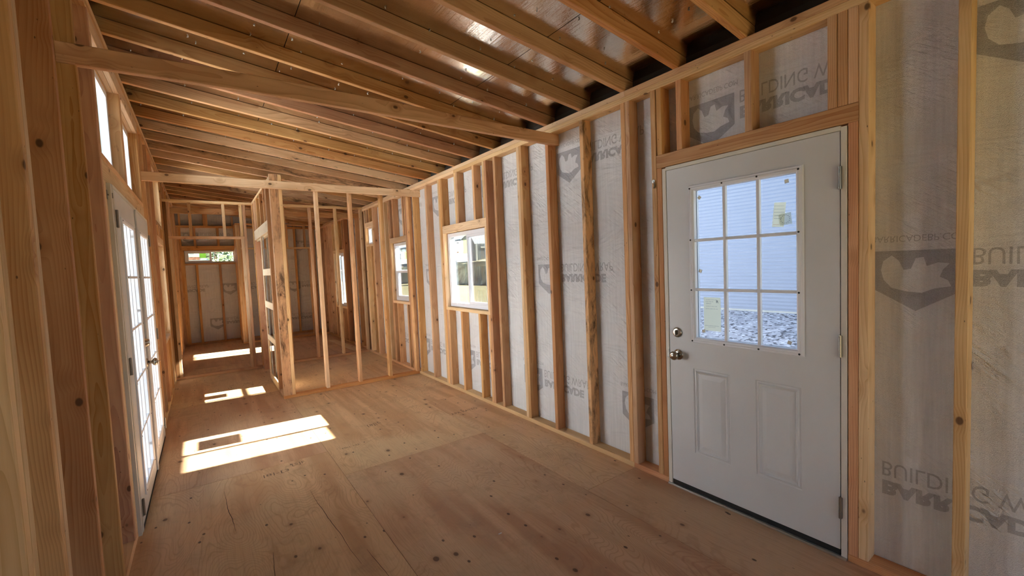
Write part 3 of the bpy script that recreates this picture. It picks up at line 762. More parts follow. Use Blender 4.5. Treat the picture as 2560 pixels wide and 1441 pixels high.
for x in (1.125, 1.528, 1.942, 2.382): lum(P3, 'stud', x, x + T, y0, y1, T, 2.60, 'pale' if x > 1.9 else 'fir')

P4 = empty('wall_closet', label='farthest stud partition in the bedroom, framing a closet with flat header', cat='wall', kind='structure')
y0, y1 = 11.10, 11.10 + D
lum(P4, 'bottom_plate', 0.64, XR, y0, y1, 0, T, 'fir'); lum(P4, 'top_plate', 0.64, XR, y0, y1, 2.600, 2.638, 'fir')
for x in (0.640, 0.679): lum(P4, 'stud', x, x + T, y0, y1, T, 2.60, 'pale')
lum(P4, 'jack_stud', 0.718, 0.756, y0, y1, T, 2.068, 'fir')
lum(P4, 'header', 0.718, 2.118, y0, y1, 2.0685, 2.1065, 'pale')
for x in (0.718, 1.17, 1.62, 1.995): lum(P4, 'cripple_stud', x, x + T, y0, y1, 2.107, 2.60, 'fir')
lum(P4, 'jack_stud', 2.080, 2.118, y0, y1, T, 2.068, 'fir'); lum(P4, 'stud', 2.1185, 2.1565, y0, y1, T, 2.60, 'fir')
lum(P4, 'bottom_plate', 0.64, 0.729, 11.19, 11.879, 0, T, 'fir'); lum(P4, 'top_plate', 0.64, 0.729, 11.19, 11.879, 2.60, 2.638, 'fir')
for y in (11.30, 11.58, 11.83): lum(P4, 'stud', 0.64, 0.729, y, y + T, T, 2.60, 'fir')

# tie beams across the room (each nailed to the studs): things of their own
def bowed(name, x0, x1, y, z0, z1, bow, mat, label):
    n = 16; L = x1 - x0; bm = bmesh.new(); e = 0.003; w = (z1 - z0) / 2; t = T / 2
    sec = []
    for sy, sz in ((1, 1), (-1, 1), (-1, -1), (1, -1)):
        a = (sy * (t - e), sz * w); b = (sy * t, sz * (w - e)); sec += [a, b] if sy * sz < 0 else [b, a]
    rows = []
    for i in range(n + 1):
        u = i / n; x = -L / 2 + L * u; dz = bow * math.sin(math.pi * u) + 0.3 * bow * math.sin(2 * math.pi * u)
        rows.append([bm.verts.new((x, zz_ + dz, -yy_)) for yy_, zz_ in sec])
    for i in range(n):
        for j in range(8): bm.faces.new((rows[i][j], rows[i][(j + 1) % 8], rows[i + 1][(j + 1) % 8], rows[i + 1][j]))
    bm.faces.new(rows[0]); bm.faces.new(rows[-1])
    bmesh.ops.recalc_face_normals(bm, faces=bm.faces)
    me = bpy.data.meshes.new(name); bm.to_mesh(me); bm.free(); me.materials.append(M[mat])
    o = bpy.data.objects.new(name, me); COL.objects.link(o)
    o.matrix_world = Matrix(((1, 0, 0, (x0 + x1) / 2), (0, 0, -1, y + T / 2), (0, 1, 0, (z0 + z1) / 2), (0, 0, 0, 1)))
    return tag(o, label, 'beam')
bowed('tie_beam', -0.462, 2.510, 2.743, 2.470, 2.561, 0.012, 'fir', 'bowed fir tie beam nearest the camera, crossing overhead below the rafters')
bowed('tie_beam', -0.430, 2.510, 5.592, 2.470, 2.560, -0.004, 'pale', 'straight pale tie beam crossing in front of the open partition tops')
bowed('tie_beam', -0.380, 2.46, 8.19, 2.466, 2.553, 0.0, 'fir', 'farthest tie beam, behind the second partition, over the bedroom')

# ---------------------------------------------------------------- windows
def win_unit(name, n, x, y0, y1, z0, z1, style, label, out=1, wd=0.045, axis='x'):
    """frame set in the wall; out=+1: outside is +x (or +y)"""
    y0 += 0.008; y1 -= 0.008; z0 += 0.006; z1 -= 0.006
    root = empty(name, (x, (y0 + y1) / 2, z0) if axis == 'x' else ((y0 + y1) / 2, x, z0), label, 'window', kind='structure')
    inv = Matrix.Translation(-Vector(root.location))
    def B(a0, a1, b0, b1, d0, d1):       # d: depth from x towards the outside
        p, q = sorted((x + out * d0, x + out * d1))
        return (p, q, a0, a1, b0, b1) if axis == 'x' else (a0, a1, p, q, b0, b1)
    def part(nm, bl, mt, par=None, bev=0.0015):
        o = boxes(nm, bl, mt, None, bev); o.parent = par or root; o.matrix_parent_inverse = inv if not par else Matrix.Identity(4)
        return o
    def ring(a0, a1, b0, b1, w, d0, d1, wb=None, wt=None):
        wb = wb or w; wt = wt or w
        return [B(a0, a1, b0, b0 + wb, d0, d1), B(a0, a1, b1 - wt, b1, d0, d1), B(a0, a0 + w, b0 + wb, b1 - wt, d0, d1), B(a1 - w, a1, b0 + wb, b1 - wt, d0, d1)]
    part('frame', ring(y0, y1, z0, z1, wd, 0.0, 0.07), 'vinyl')
    part('nailing_fin', [B(y0 - 0.03, y1 + 0.03, z0 - 0.03, z0 + 0.004, 0.0495, 0.0512), B(y0 - 0.03, y1 + 0.03, z1 - 0.004, z1 + 0.03, 0.0495, 0.0512),
                         B(y0 - 0.03, y0 + 0.004, z0, z1, 0.0495, 0.0512), B(y1 - 0.004, y1 + 0.03, z0, z1, 0.0495, 0.0512)], 'vinyl', None, 0)
    m = (y0 + y1) / 2; i0, i1, j0, j1 = y0 + wd, y1 - wd, z0 + wd, z1 - wd
    if style == 'slider':
        s = part('sash', ring(i0, m + 0.016, j0 - 0.006, j1 + 0.006, 0.034, 0.008, 0.030), 'vinyl')
        part('pane', [B(i0 + 0.034, m - 0.018, j0 + 0.028, j1 - 0.028, 0.017, 0.021)], 'glass', s, 0)
        part('meeting_stile', [B(m - 0.006, m + 0.024, j0, j1, 0.034, 0.058)], 'vinyl')
        part('pane', [B(m + 0.02, i1, j0, j1, 0.044, 0.048)], 'glass', None, 0)
        part('insect_screen', [B(i0, m, j0, j1, 0.064, 0.0645)], 'screen', None, 0)
    elif style == 'hung':
        zm = z0 + (z1 - z0) * 0.50
        s = part('sash', ring(i0, i1, j0 - 0.004, zm + 0.018, 0.034, 0.008, 0.030), 'vinyl')
        part('pane', [B(i0 + 0.034, i1 - 0.034, j0 + 0.03, zm - 0.016, 0.017, 0.021)], 'glass', s, 0)
        part('meeting_rail', [B(i0, i1, zm - 0.012, zm + 0.026, 0.034, 0.058)], 'vinyl')
        part('pane', [B(i0, i1, zm + 0.026, j1, 0.044, 0.048)], 'glass', None, 0)
        part('insect_screen', [B(i0, i1, j0, zm, 0.064, 0.0645)], 'screen', None, 0)
    else:
        part('pane', [B(i0, i1, j0, j1, 0.040, 0.044)], 'glass', None, 0)
    return root
win_unit('window_1', 1, 2.462, *W1, 'slider', 'white sliding window in the right wall, largest one with sticker and view of a shed')
win_unit('window_2', 2, 2.462, *W2, 'hung', 'narrow white single-hung window in the right wall just beyond the first partition')
win_unit('window_3', 3, 2.462, *W3, 'slider', 'smallest window, set high in the right wall over unbroken studs', wd=0.03)
win_unit('window_4', 4, 2.462, *W4, 'slider', 'bright bedroom window low in the right wall past the second partition')
win_unit('window_5', 5, YB + 0.035, *BW, 'slider', 'wide low window set high in the far back wall', axis='y', wd=0.028)
win_unit('window_6', 6, -0.462, *TR1, 'fixed', 'transom window nearest the camera above the French doors', out=-1)
win_unit('window_7', 7, -0.462, *TR2, 'fixed', 'second transom window above the French doors, beyond the doubled post', out=-1)
win_unit('window_8', 8, -0.462, *WLw, 'slider', 'large window in the left wall beyond the French doors', out=-1)
win_unit('window_9', 9, -0.462, *TR3, 'fixed', 'transom window in the left wall above the window past the French doors', out=-1)

# ---------------------------------------------------------------- door in the right wall
def molded_panel(bm, x, y0, y1, z0, z1, s):
    """raised panel with an ogee groove; s = direction into the room (-1: room at -x)"""
    rings = [(0.0, 0.0), (0.004, -0.004), (0.012, -0.003), (0.018, 0.003), (0.024, -0.001), (0.028, -0.005), (0.034, -0.005), (0.056, 0.001), (0.060, 0.001)]
    prev = None
    for d, h in rings:
        r = [bm.verts.new((x + s * h, yy, zz)) for yy, zz in ((y0 + d, z0 + d), (y1 - d, z0 + d), (y1 - d, z1 - d), (y0 + d, z1 - d))]
        if prev:
            for k in range(4): bm.faces.new((prev[k], prev[(k + 1) % 4], r[(k + 1) % 4], r[k]))
        prev = r
    bm.faces.new(prev)
def face_with_holes(bm, x, y0, y1, z0, z1, holes):
    ys = sorted(set([y0, y1] + [h[0] for h in holes] + [h[1] for h in holes])); zs = sorted(set([z0, z1] + [h[2] for h in holes] + [h[3] for h in holes]))
    for a, b in zip(ys[:-1], ys[1:]):
        for c, d in zip(zs[:-1], zs[1:]):
            if any(h[0] <= (a + b) / 2 <= h[1] and h[2] <= (c + d) / 2 <= h[3] for h in holes): continue
            bm.faces.new([bm.verts.new(p) for p in ((x, a, c), (x, b, c), (x, b, d), (x, a, d))])
def mk(parent):
    inv = Matrix.Translation(-Vector(parent.location))
    def f(o): o.parent = parent; o.matrix_parent_inverse = inv; return o
    return f
def child(o, p): o.parent = p; return o

D1 = empty('door_1', (XR, 1.2, 0), 'white nine-lite exterior door with two raised panels and nickel knob', 'door', kind='structure')
A = mk(D1)
dy0, dy1, dz0, dz1 = 0.746, 1.660, 0.042, 2.034
lite = (0.915, 1.492, 0.978, 1.895)                  # opening cut in the slab
pn = [(0.908, 1.133, 0.267, 0.800), (1.274, 1.500, 0.265, 0.800)]
bm = bmesh.new()
face_with_holes(bm, XR + 0.001, dy0, dy1, dz0, dz1, [lite] + pn)
for p in pn: molded_panel(bm, XR + 0.001, *p, -1)
face_with_holes(bm, XR + 0.045, dy0, dy1, dz0, dz1, [lite])
for a, b, c, d in ((dy0, dy1, dz0, dz0), (dy0, dy1, dz1, dz1), (lite[0], lite[1], lite[2], lite[2]), (lite[0], lite[1], lite[3], lite[3])):
    bm.faces.new([bm.verts.new(p) for p in ((XR + .001, a, c), (XR + .001, b, c), (XR + .045, b, c), (XR + .045, a, c))])
for a, c, d in ((dy0, dz0, dz1), (dy1, dz0, dz1), (lite[0], lite[2], lite[3]), (lite[1], lite[2], lite[3])):
    bm.faces.new([bm.verts.new(p) for p in ((XR + .001, a, c), (XR + .001, a, d), (XR + .045, a, d), (XR + .045, a, c))])
bmesh.ops.remove_doubles(bm, verts=bm.verts, dist=0.0002)
slab = A(fin(bm, 'slab', 'door', None, recalc=False))
# lite frame with moulded profile, as one mitred ring
def mitre_ring(name, x, y0, y1, z0, z1, prof, mat, s=-1):
    """prof: (inset, height) from the outer edge inwards"""
    bm = bmesh.new(); prev = None
    for d, h in prof:
        r = [bm.verts.new((x + s * h, yy, zz)) for yy, zz in ((y0 + d, z0 + d), (y1 - d, z0 + d), (y1 - d, z1 - d), (y0 + d, z1 - d))]
        if prev:
            for k in range(4): bm.faces.new((prev[k], prev[(k + 1) % 4], r[(k + 1) % 4], r[k]))
        prev = r
    return fin(bm, name, mat, None)
lf = A(mitre_ring('lite_frame', XR + 0.001, 0.893, 1.508, 0.962, 1.916, [(0, 0), (0.001, 0.006), (0.006, 0.009), (0.012, 0.008), (0.018, 0.011), (0.026, 0.010), (0.033, 0.004), (0.035, -0.012), (0.035, -0.02)], 'vinyl'))
gy0, gy1, gz0, gz1 = 0.926, 1.474, 0.992, 1.880
cy_ = [gy0 + (gy1 - gy0) * k / 3 for k in (1, 2)]; cz_ = [gz0 + (gz1 - gz0) * k / 3 for k in (1, 2)]
for c in cy_: child(boxes('muntin', [(XR - 0.003, XR + 0.019, c - 0.0085, c + 0.0085, gz0, gz1)], 'vinyl', None, 0.003), lf)
for c in cz_:
    ys = [gy0] + cy_ + [gy1]
    child(boxes('muntin', [(XR - 0.0024, XR + 0.0185, gy0, gy1, c - 0.0085, c + 0.0085)], 'vinyl', None, 0.003), lf)
ys = [gy0] + cy_ + [gy1]; zs = [gz0] + cz_ + [gz1]
for i in range(3):
    for j in range(3): A(boxes('pane', [(XR + 0.020, XR + 0.024, ys[i] - .002, ys[i + 1] + .002, zs[j] - .002, zs[j + 1] + .002)], 'glass'))
A(mitre_ring('outer_lite_frame', XR + 0.045, 0.893, 1.508, 0.962, 1.916, [(0, 0), (0.001, 0.010), (0.030, 0.008), (0.035, -0.018)], 'vinyl', 1))
for yy, zz in [(y, z) for y in (0.914, 1.110, 1.299, 1.497) for z in (0.974, 1.896)] + [(y, z) for y in (0.914, 1.497) for z in (1.285, 1.588)]:
    bm = bmesh.new(); lathe(bm, [(0, 0.0052), (0.0015, 0.0050), (0.0018, 0.003)], axis_m((XR - 0.0088, yy, zz), (-1, 0, 0)), 12)
    A(fin(bm, 'screw_hole', 'screw'))
# frame, threshold, sweep
A(boxes('jamb', [(XR - 0.002, XR + 0.10, 0.7185, 0.742, 0.0, 2.052)], 'jamb', None, 0.0015)); A(boxes('jamb', [(XR - 0.002, XR + 0.10, 1.664, 1.6885, 0.0, 2.052)], 'jamb', None, 0.0015))
A(boxes('head_jamb', [(XR - 0.002, XR + 0.10, 0.742, 1.664, 2.0365, 2.058)], 'jamb', None, 0.0015))
A(boxes('door_stop', [(XR + 0.047, XR + 0.10, 0.742, 0.756, 0.0, 2.036), (XR + 0.047, XR + 0.10, 1.650, 1.664, 0.0, 2.036), (XR + 0.047, XR + 0.10, 0.756, 1.650, 2.02, 2.036)], 'jamb'))
A(boxes('threshold', [(XR - 0.012, XR + 0.12, 0.7185, 1.6885, 0.0, 0.012)], 'alu', None, 0.002))
A(boxes('door_sweep', [(XR + 0.003, XR + 0.044, dy0, dy1, 0.0125, 0.042)], 'rubber'))
for z in (0.253, 1.037, 1.822):
    bm = bmesh.new(); lathe(bm, [(-0.054, 0.003), (-0.052, 0.0065), (0.052, 0.0065), (0.054, 0.003)], axis_m((XR - 0.007, 0.7435, z), (0, 0, 1)), 14)
    box_bm(bm, XR - 0.0035, XR + 0.0005, 0.736, 0.7435, z - 0.05, z + 0.05)
    for k in (-0.018, 0.018): lathe(bm, [(-0.0008, 0.0069), (0.0008, 0.0069)], axis_m((XR - 0.007, 0.7435, z + k), (0, 0, 1)), 14)
    A(fin(bm, 'hinge', 'hinge'))
def knob(par, x, y, z, s, pointed=False):
    m = axis_m((x, y, z), (s, 0, 0)); bm = bmesh.new()
    lathe(bm, [(0, 0.033), (0.002, 0.034), (0.006, 0.032), (0.010, 0.022), (0.012, 0.015)], m, 40)
    ro = fin(bm, 'knob', 'nickel', None, True); ro = par(ro)
    bm = bmesh.new()
    lathe(bm, [(0.012, 0.013), (0.026, 0.011), (0.032, 0.013), (0.037, 0.022), (0.044, 0.0275), (0.052, 0.028), (0.060, 0.024), (0.064, 0.017), (0.0635, 0.013), (0.066, 0.011), (0.0665, 0.003)] +
          ([(0.072, 0.004), (0.084, 0.001)] if pointed else []), m, 40)
    child(fin(bm, 'knob_grip', 'nickel', None, True), ro)
    return ro
knob(A, XR + 0.0005, 1.600, 0.872, -1)
bm = bmesh.new(); m = axis_m((XR + 0.0005, 1.604, 1.014), (-1, 0, 0))
lathe(bm, [(0, 0.032), (0.004, 0.032), (0.009, 0.028), (0.011, 0.024), (0.0115, 0.020)], m, 40); db = A(fin(bm, 'deadbolt', 'nickel', None, True))
bm = bmesh.new(); box_bm(bm, XR - 0.030, XR - 0.010, 1.601, 1.607, 0.998, 1.030); bmesh.ops.bevel(bm, geom=bm.edges[:], offset=0.002, segments=2, affect='EDGES')
child(fin(bm, 'thumb_turn', 'nickel'), db)
A(boxes('strike_plate', [(XR - 0.0035, XR - 0.002, 1.664, 1.678, 0.845, 0.902)], 'hinge', None, 0.001))

# labels and pads on the glass of the right door
def sticker(name, label, cat, x, y, z, w, h, mat, lean=0.0, marks=(), group=None, s=-1, thick=0.0006):
    """flat label on glass, readable from inside: +u runs to smaller y; marks = (kind,u0,v0,u1,v1,mat)"""
    r = Vector((0, -1, 0)); u = Vector((0, 0, 1)); c, sn = math.cos(lean), math.sin(lean)
    r, u = r * c + u * sn, u * c - r * sn
    root = Vector((x, y, z)); n = Vector((s, 0, 0))
    bm = bmesh.new()
    vs = [bm.verts.new(r * a + u * b + n * t) for t in (0, thick) for a, b in ((-w / 2, -h / 2), (w / 2, -h / 2), (w / 2, h / 2), (-w / 2, h / 2))]
    for f in ((0, 1, 2, 3), (7, 6, 5, 4), (0, 4, 5, 1), (1, 5, 6, 2), (2, 6, 7, 3), (3, 7, 4, 0)): bm.faces.new([vs[i] for i in f])
    o = fin(bm, name, mat); o.location = root; tag(o, label, cat, group)
    for kind, a0, b0, a1, b1, mt in marks:
        if kind == 'box':
            bm = bmesh.new()
            q = [r * a + u * b + n * (thick + 0.0004) for a, b in ((a0, b0), (a1, b0), (a1, b1), (a0, b1))]
            bm.faces.new([bm.verts.new(p) for p in q]); child(fin(bm, 'printed_block', mt, recalc=False), o)
        else:
            me = text_mesh(kind, b1 - b0, 0, 0, a1 - a0)
            ob = place('printed_text', me, mt, r * a0 + u * b0 + n * (thick + 0.0006), r, u); ob.parent = o
    return o
GX = XR + 0.0195
sticker('glass_label', 'tall cream instruction label on the lower left pane of the right door', 'label', GX, 1.383, 1.142, 0.104, 0.200, 'paper', 0.0,
        [('GLAZED DOOR UNIT', -0.038, 0.084, 0.030, 0.088, 'inkg'), ('DOOR TYPE 9 LITE', -0.040, 0.072, 0.008, 0.077, 'inkg'), ('IMPACT', -0.036, 0.060, -0.004, 0.066, 'inkg'), ('U-FACTOR 0.30', -0.038, 0.045, 0.030, 0.049, 'inkg'),
         ('SOLAR 0.16', -0.040, 0.030, 0.034, 0.034, 'inkg'), ('REMOVE AFTER FINAL INSPECTION', -0.046, -0.072, 0.040, -0.068, 'inkg'), ('CERTIFIED', -0.026, -0.080, 0.020, -0.077, 'inkg'),
         ('R', 0.026, 0.068, 0.040, 0.084, 'ink')])
sticker('glass_label', 'tilted cream rating label with ruled lines on the upper right pane of the right door', 'label', GX, 1.014, 1.685, 0.056, 0.125, 'paper', -0.10,
        [('box', -0.026, 0.012, 0.026, 0.0132, 'inkg'), ('box', -0.022, -0.006, 0.010, -0.0045, 'inkg'), ('box', -0.022, -0.020, 0.016, -0.0186, 'inkg'), ('box', -0.024, -0.052, 0.004, -0.050, 'pinkp'),
         ('box', -0.026, 0.028, 0.022, 0.029, 'inkg'), ('box', -0.026, 0.044, 0.020, 0.045, 'inkg')])
sw = sticker('round_seal_label', 'clear round seal label with ring of grey dots beside the tilted rating label', 'label', GX + 0.0003, 0.985, 1.660, 0.058, 0.058, 'paperw', 0.1, [])
for k in range(14):
    a = k / 14 * 2 * math.pi
    bm = bmesh.new(); c = Vector((-0.0012, -0.021 * math.cos(a), 0.021 * math.sin(a)))
    for b in range(1): bm.faces.new([bm.verts.new(c + Vector((0, 0.0022 * math.cos(t), 0.0022 * math.sin(t)))) for t in [i * math.pi / 3 for i in range(6)]])
    child(fin(bm, 'printed_dot', 'inkg'), sw)
for y, z, ln, nm in ((1.450, 1.838, 0.8, 'top left pane'), (0.976, 1.850, 0.15, 'top right pane'), (1.452, 1.400, -0.4, 'middle left pane'), (0.968, 1.023, -0.3, 'bottom right pane'), (1.437, 1.036, 0.3, 'bottom left pane, under the label')):
    sticker('foam_pad', 'small white foam corner pad on the %s, right door' % nm, 'foam pad', GX, y, z, 0.019, 0.019, 'foam', ln, [('box', -0.005, -0.005, 0.005, 0.005, 'paper')], thick=0.004, group='foam pads left on the door glass')
def nfrc(label, x, y, z, k, s=-1):
    """energy label: white, green and pale pink fields side by side with black figures"""
    o = empty('energy_label', (x, y, z), label, 'label')
    for nm, a0, b0, a1, b1, mt in (('white_field', -0.16, 0.0, 0.04, 0.145, 'paperw'), ('green_field', 0.04, -0.04, 0.16, 0.145, 'green'), ('rating_field', -0.16, -0.11, 0.04, 0.0, 'pinkp'),
                                   ('white_field', 0.04, -0.145, 0.16, -0.04, 'paperw'), ('white_field', -0.16, -0.145, 0.04, -0.11, 'paperw')):
        child(boxes(nm, [(-0.0004, 0.0004, -a1 * k, -a0 * k, b0 * k, b1 * k)], mt), o)
    for nm, a0, b0, a1, b1 in (('printed_bar', -0.145, 0.116, -0.06, 0.128), ('printed_bar', -0.145, -0.016, -0.085, -0.004)):
        child(boxes(nm, [(-0.0016, -0.0010, -a1 * k, -a0 * k, b0 * k, b1 * k)], 'ink'), o)
    for tx, a0, b0, a1, b1 in (('030', -0.07, -0.045, -0.02, -0.012), ('025', 0.0, -0.045, 0.05, -0.012), ('052', -0.09, -0.10, -0.03, -0.065), ('047', 0.0, -0.10, 0.06, -0.065)):
        ob = place('printed_figures', text_mesh(tx, (b1 - b0) * k, 0.0, 0, (a1 - a0) * k), 'ink', (-0.0016, -a0 * k, b0 * k), (0, -1, 0), (0, 0, 1)); ob.parent = o
    return o
nfrc('white energy label with green corner and black figures on the large sliding window', 2.5055, 4.49, 1.67, 0.85)
nfrc('energy label on the upper pane of the narrow single-hung window', 2.5055, 6.30, 1.66, 0.62)
nfrc('energy label on the pane of the smallest high window', 2.5055, 7.64, 2.10, 0.42)
o = nfrc('energy label with green corner on the left pane of the far back window', 0, 0, 0, 0.62)
o.rotation_euler = (0, 0, R(90)); o.location = (-0.06, YB + 0.0785, 1.955); o.scale = (1, 1.6, 0.95)

# ---------------------------------------------------------------- French doors (left wall)
XD = -0.380
D2 = empty('door_2', (XD, 4.3, 0), 'pair of white French doors with fifteen-lite glass in the left wall', 'door', kind='structure')
A2 = mk(D2)
fy0, fy1 = 3.345, 5.175; mid = (fy0 + fy1) / 2
A2(boxes('jamb', [(XLo - 0.01, XD, 3.312, 3.342, 0.0, 2.036)], 'jamb', None, 0.0015)); A2(boxes('jamb', [(XLo - 0.01, XD, 5.178, 5.203, 0.0, 2.036)], 'jamb', None, 0.0015))
A2(boxes('head_jamb', [(XLo - 0.01, XD, 3.342, 5.178, 2.018, 2.038)], 'jamb', None, 0.0015))
A2(boxes('filler_strip', [(XLo, XD - 0.003, 3.273, 3.310, 0.0, 2.036)], 'jamb', None, 0.001))
A2(boxes('threshold', [(XLo - 0.02, XD + 0.0, fy0, fy1, 0.0, 0.012)], 'rubber', None, 0.002))
A2(boxes('door_sweep', [(XD - 0.042, XD - 0.002, fy0, fy1, 0.0125, 0.030)], 'rubber'))
def french_leaf(y0, y1, gl):
    leaf = None
    z0, z1 = 0.032, 2.015
    bm = bmesh.new(); xi, xo2 = XD, XD - 0.044
    for xx in (xi, xo2): face_with_holes(bm, xx, y0, y1, z0, z1, [gl])
    for a, b, c in ((y0, y1, z0), (y0, y1, z1), (gl[0], gl[1], gl[2]), (gl[0], gl[1], gl[3])):
        bm.faces.new([bm.verts.new(p) for p in ((xi, a, c), (xi, b, c), (xo2, b, c), (xo2, a, c))])
    for a, c, d in ((y0, z0, z1), (y1, z0, z1), (gl[0], gl[2], gl[3]), (gl[1], gl[2], gl[3])):
        bm.faces.new([bm.verts.new(p) for p in ((xi, a, c), (xi, a, d), (xo2, a, d), (xo2, a, c))])
    bmesh.ops.remove_doubles(bm, verts=bm.verts, dist=0.0002)
    leaf = A2(fin(bm, 'door_leaf', 'door'))
    child(mitre_ring('lite_frame', xi, gl[0] - 0.02, gl[1] + 0.02, gl[2] - 0.02, gl[3] + 0.02, [(0, 0), (0.001, 0.007), (0.010, 0.010), (0.022, 0.009), (0.032, 0.003), (0.034, -0.014)], 'vinyl', 1), leaf)
    a0, a1, b0, b1 = gl[0] + 0.014, gl[1] - 0.014, gl[2] + 0.014, gl[3] - 0.014
    ys = [a0 + (a1 - a0) * k / 3 for k in range(4)]; zs = [b0 + (b1 - b0) * k / 5 for k in range(6)]
    for yv in ys[1:-1]: child(boxes('muntin', [(xi - 0.018, xi + 0.003, yv - 0.008, yv + 0.008, b0, b1)], 'vinyl', None, 0.003), leaf)
    for zv in zs[1:-1]: child(boxes('muntin', [(xi - 0.0175, xi + 0.0024, a0, a1, zv - 0.008, zv + 0.008)], 'vinyl', None, 0.003), leaf)
    for i in range(3):
        for j in range(5): child(boxes('pane', [(xi - 0.022, xi - 0.018, ys[i] - .002, ys[i + 1] + .002, zs[j] - .002, zs[j + 1] + .002)], 'glass'), leaf)
    for yv in (gl[0] - 0.004, gl[1] + 0.004):
        for zv in [gl[2]] + zs[1:-1] + [gl[3]]:
            bm = bmesh.new(); lathe(bm, [(0, 0.0045), (0.0016, 0.0042)], axis_m((xi + 0.0102, yv, zv), (1, 0, 0)), 10); child(fin(bm, 'screw_hole', 'screw'), leaf)
    return leaf
zg0, zg1 = 0.165, 1.855
l1 = french_leaf(fy0, mid - 0.002, (3.530, 4.085, zg0, zg1)); l2 = french_leaf(mid + 0.002, fy1, (4.425, 4.990, zg0, zg1))
for yh in (fy0 - 0.001, fy1 + 0.001):
    for z in (0.137, 0.985, 1.845):
        bm = bmesh.new(); lathe(bm, [(-0.052, 0.003), (-0.05, 0.0065), (0.05, 0.0065), (0.052, 0.003)], axis_m((XD + 0.007, yh, z), (0, 0, 1)), 14)
        s = -1 if yh < mid else 1
        yy = sorted((yh, yh + s * 0.018)); box_bm(bm, XD + 0.0005, XD + 0.003, yy[0], yy[1], z - 0.05, z + 0.05)
        A2(fin(bm, 'hinge', 'hinge'))
A2(boxes('astragal', [(XD + 0.001, XD + 0.012, mid - 0.018, mid + 0.018, 0.03, 2.012)], 'door', None, 0.003))
knob(A2, XD, 4.195, 0.872, 1, True)
bm = bmesh.new(); lathe(bm, [(0, 0.033), (0.004, 0.033), (0.018, 0.026), (0.028, 0.022), (0.0285, 0.016)], axis_m((XD, 4.195, 1.022), (1, 0, 0)), 36); A2(fin(bm, 'deadbolt', 'nickel', None, True))
for y, z, n_ in ((3.585, 1.80, 'near'), (4.50, 1.79, 'far')):
    st = sticker('glass_label', 'pale torn label at the top of the %s French door glass' % n_, 'label', XD - 0.0165, y + 0.05, z - 0.09, 0.10, 0.14, 'paperw', 0.2, [('box', -0.03, -0.02, 0.03, 0.03, 'paper')], s=1)
i = 0
for yb, lf_ in ((3.56, 'near'), (4.46, 'far')):
    for dy, z, wh in ((0.02, 1.28, 'hinge side at mid height'), (0.50, 1.80, 'top corner by the knob side'), (0.50, 1.27, 'knob side at mid height'), (0.50, 0.30, 'bottom corner')):
        sticker('foam_pad', 'small foam pad on the %s French door glass, %s' % (lf_, wh), 'foam pad', XD - 0.0175, yb + dy, z, 0.018, 0.018, 'foam', 0.2, [], s=1, thick=0.004, group='foam pads on the French doors')
# small hardware on the studs
bm = bmesh.new(); box_bm(bm, XL, XL + 0.002, 3.255, 3.30, 1.945, 1.995); box_bm(bm, XL, XL + 0.022, 3.298, 3.30, 1.955, 1.985); lathe(bm, [(0, .004), (.006, .004)], axis_m((XL + .002, 3.27, 1.97), (1, 0, 0)), 10)
tag(fin(bm, 'metal_bracket', 'hinge'), 'small dark steel bracket at the top corner of the near French door jamb', 'bracket')
bm = bmesh.new(); m = axis_m((XR, 1.750, 1.985), (-1, 0, 0))
lathe(bm, [(0, 0.004), (0.008, 0.004)], m, 10); lathe(bm, [(0.004, 0.011), (0.008, 0.011)], m, 14)
t_ = [(-0.004, 0.0), (-0.007, -0.014), (-0.006, -0.028), (0.0, -0.042)]
for (a, b), (c, d) in zip(t_[:-1], t_[1:]):
    lathe(bm, [(0, 0.0045), (math.hypot(c - a, d - b), 0.0045)], axis_m((XR - 0.006, 1.75 + a, 1.983 + b), (0, c - a, d - b)), 8)
tag(fin(bm, 'bent_clip', 'hinge'), 'bent metal clip nailed to the stud left of the white door', 'clip')

# plank on the bedroom floor
pk = lum(None, 'loose_board', -0.9, 0.9, -0.07, 0.07, 0.0, 0.019, 'cream')
pk.matrix_world = Matrix.Translation((2.245, 8.99, 0.010)) @ Matrix.Rotation(R(90 + 2.9), 4, 'Z')
tag(pk, 'loose pale board lying on the bedroom floor along the right wall', 'board')
# white fleck of wood on the floor
bm = bmesh.new(); box_bm(bm, 1.235, 1.255, 1.952, 1.957, 0.0, 0.003)
tag(fin(bm, 'wood_splinter', 'foam'), 'tiny white splinter lying on the plywood in front of the door', 'splinter')

# ---------------------------------------------------------------- outside
NB = empty('neighbour_building', (8.0, 3, 0), 'long pale ribbed-sided building across the gravel, seen through the white door', 'building')
AN = mk(NB)
prof = [(-2.5, 3.7), (-0.8, 5.6), (1.6, 5.7), (3.1, 3.95), (6.6, 3.8)]  # unseen upper outline shaped to shade the door and spare the sliding window
def gable_z(y):
    for (a, b), (c, d) in zip(prof[:-1], prof[1:]):
        if a <= y <= c: return b + (d - b) * (y - a) / (c - a)
    return 3.7
bm = bmesh.new(); prev = None; N_ = 84; hr = 0.0625
for i in range(N_ * 6):
    z = 0.50 + i * hr / 6
    if z > 5.62: break
    ok = [y for y in [-2.5 + q * 0.05 for q in range(183)] if gable_z(y) >= z]
    dx = 0.006 * math.sin(i / 6 * 2 * math.pi)
    r = (bm.verts.new((7.99 + dx, min(ok), z)), bm.verts.new((7.99 + dx, max(ok), z)))
    if prev: bm.faces.new((prev[0], prev[1], r[1], r[0]))
    prev = r
o = AN(fin(bm, 'ribbed_siding', 'siding', None, True)); o['kind'] = 'stuff'
AN(boxes('wall_base', [(8.012, 8.06, -2.5, 6.6, 0.2, 3.7)], 'sidew')); AN(boxes('skirt_board', [(7.97, 7.985, -2.5, 6.6, 0.44, 0.50)], 'roof'))
bm = bmesh.new()
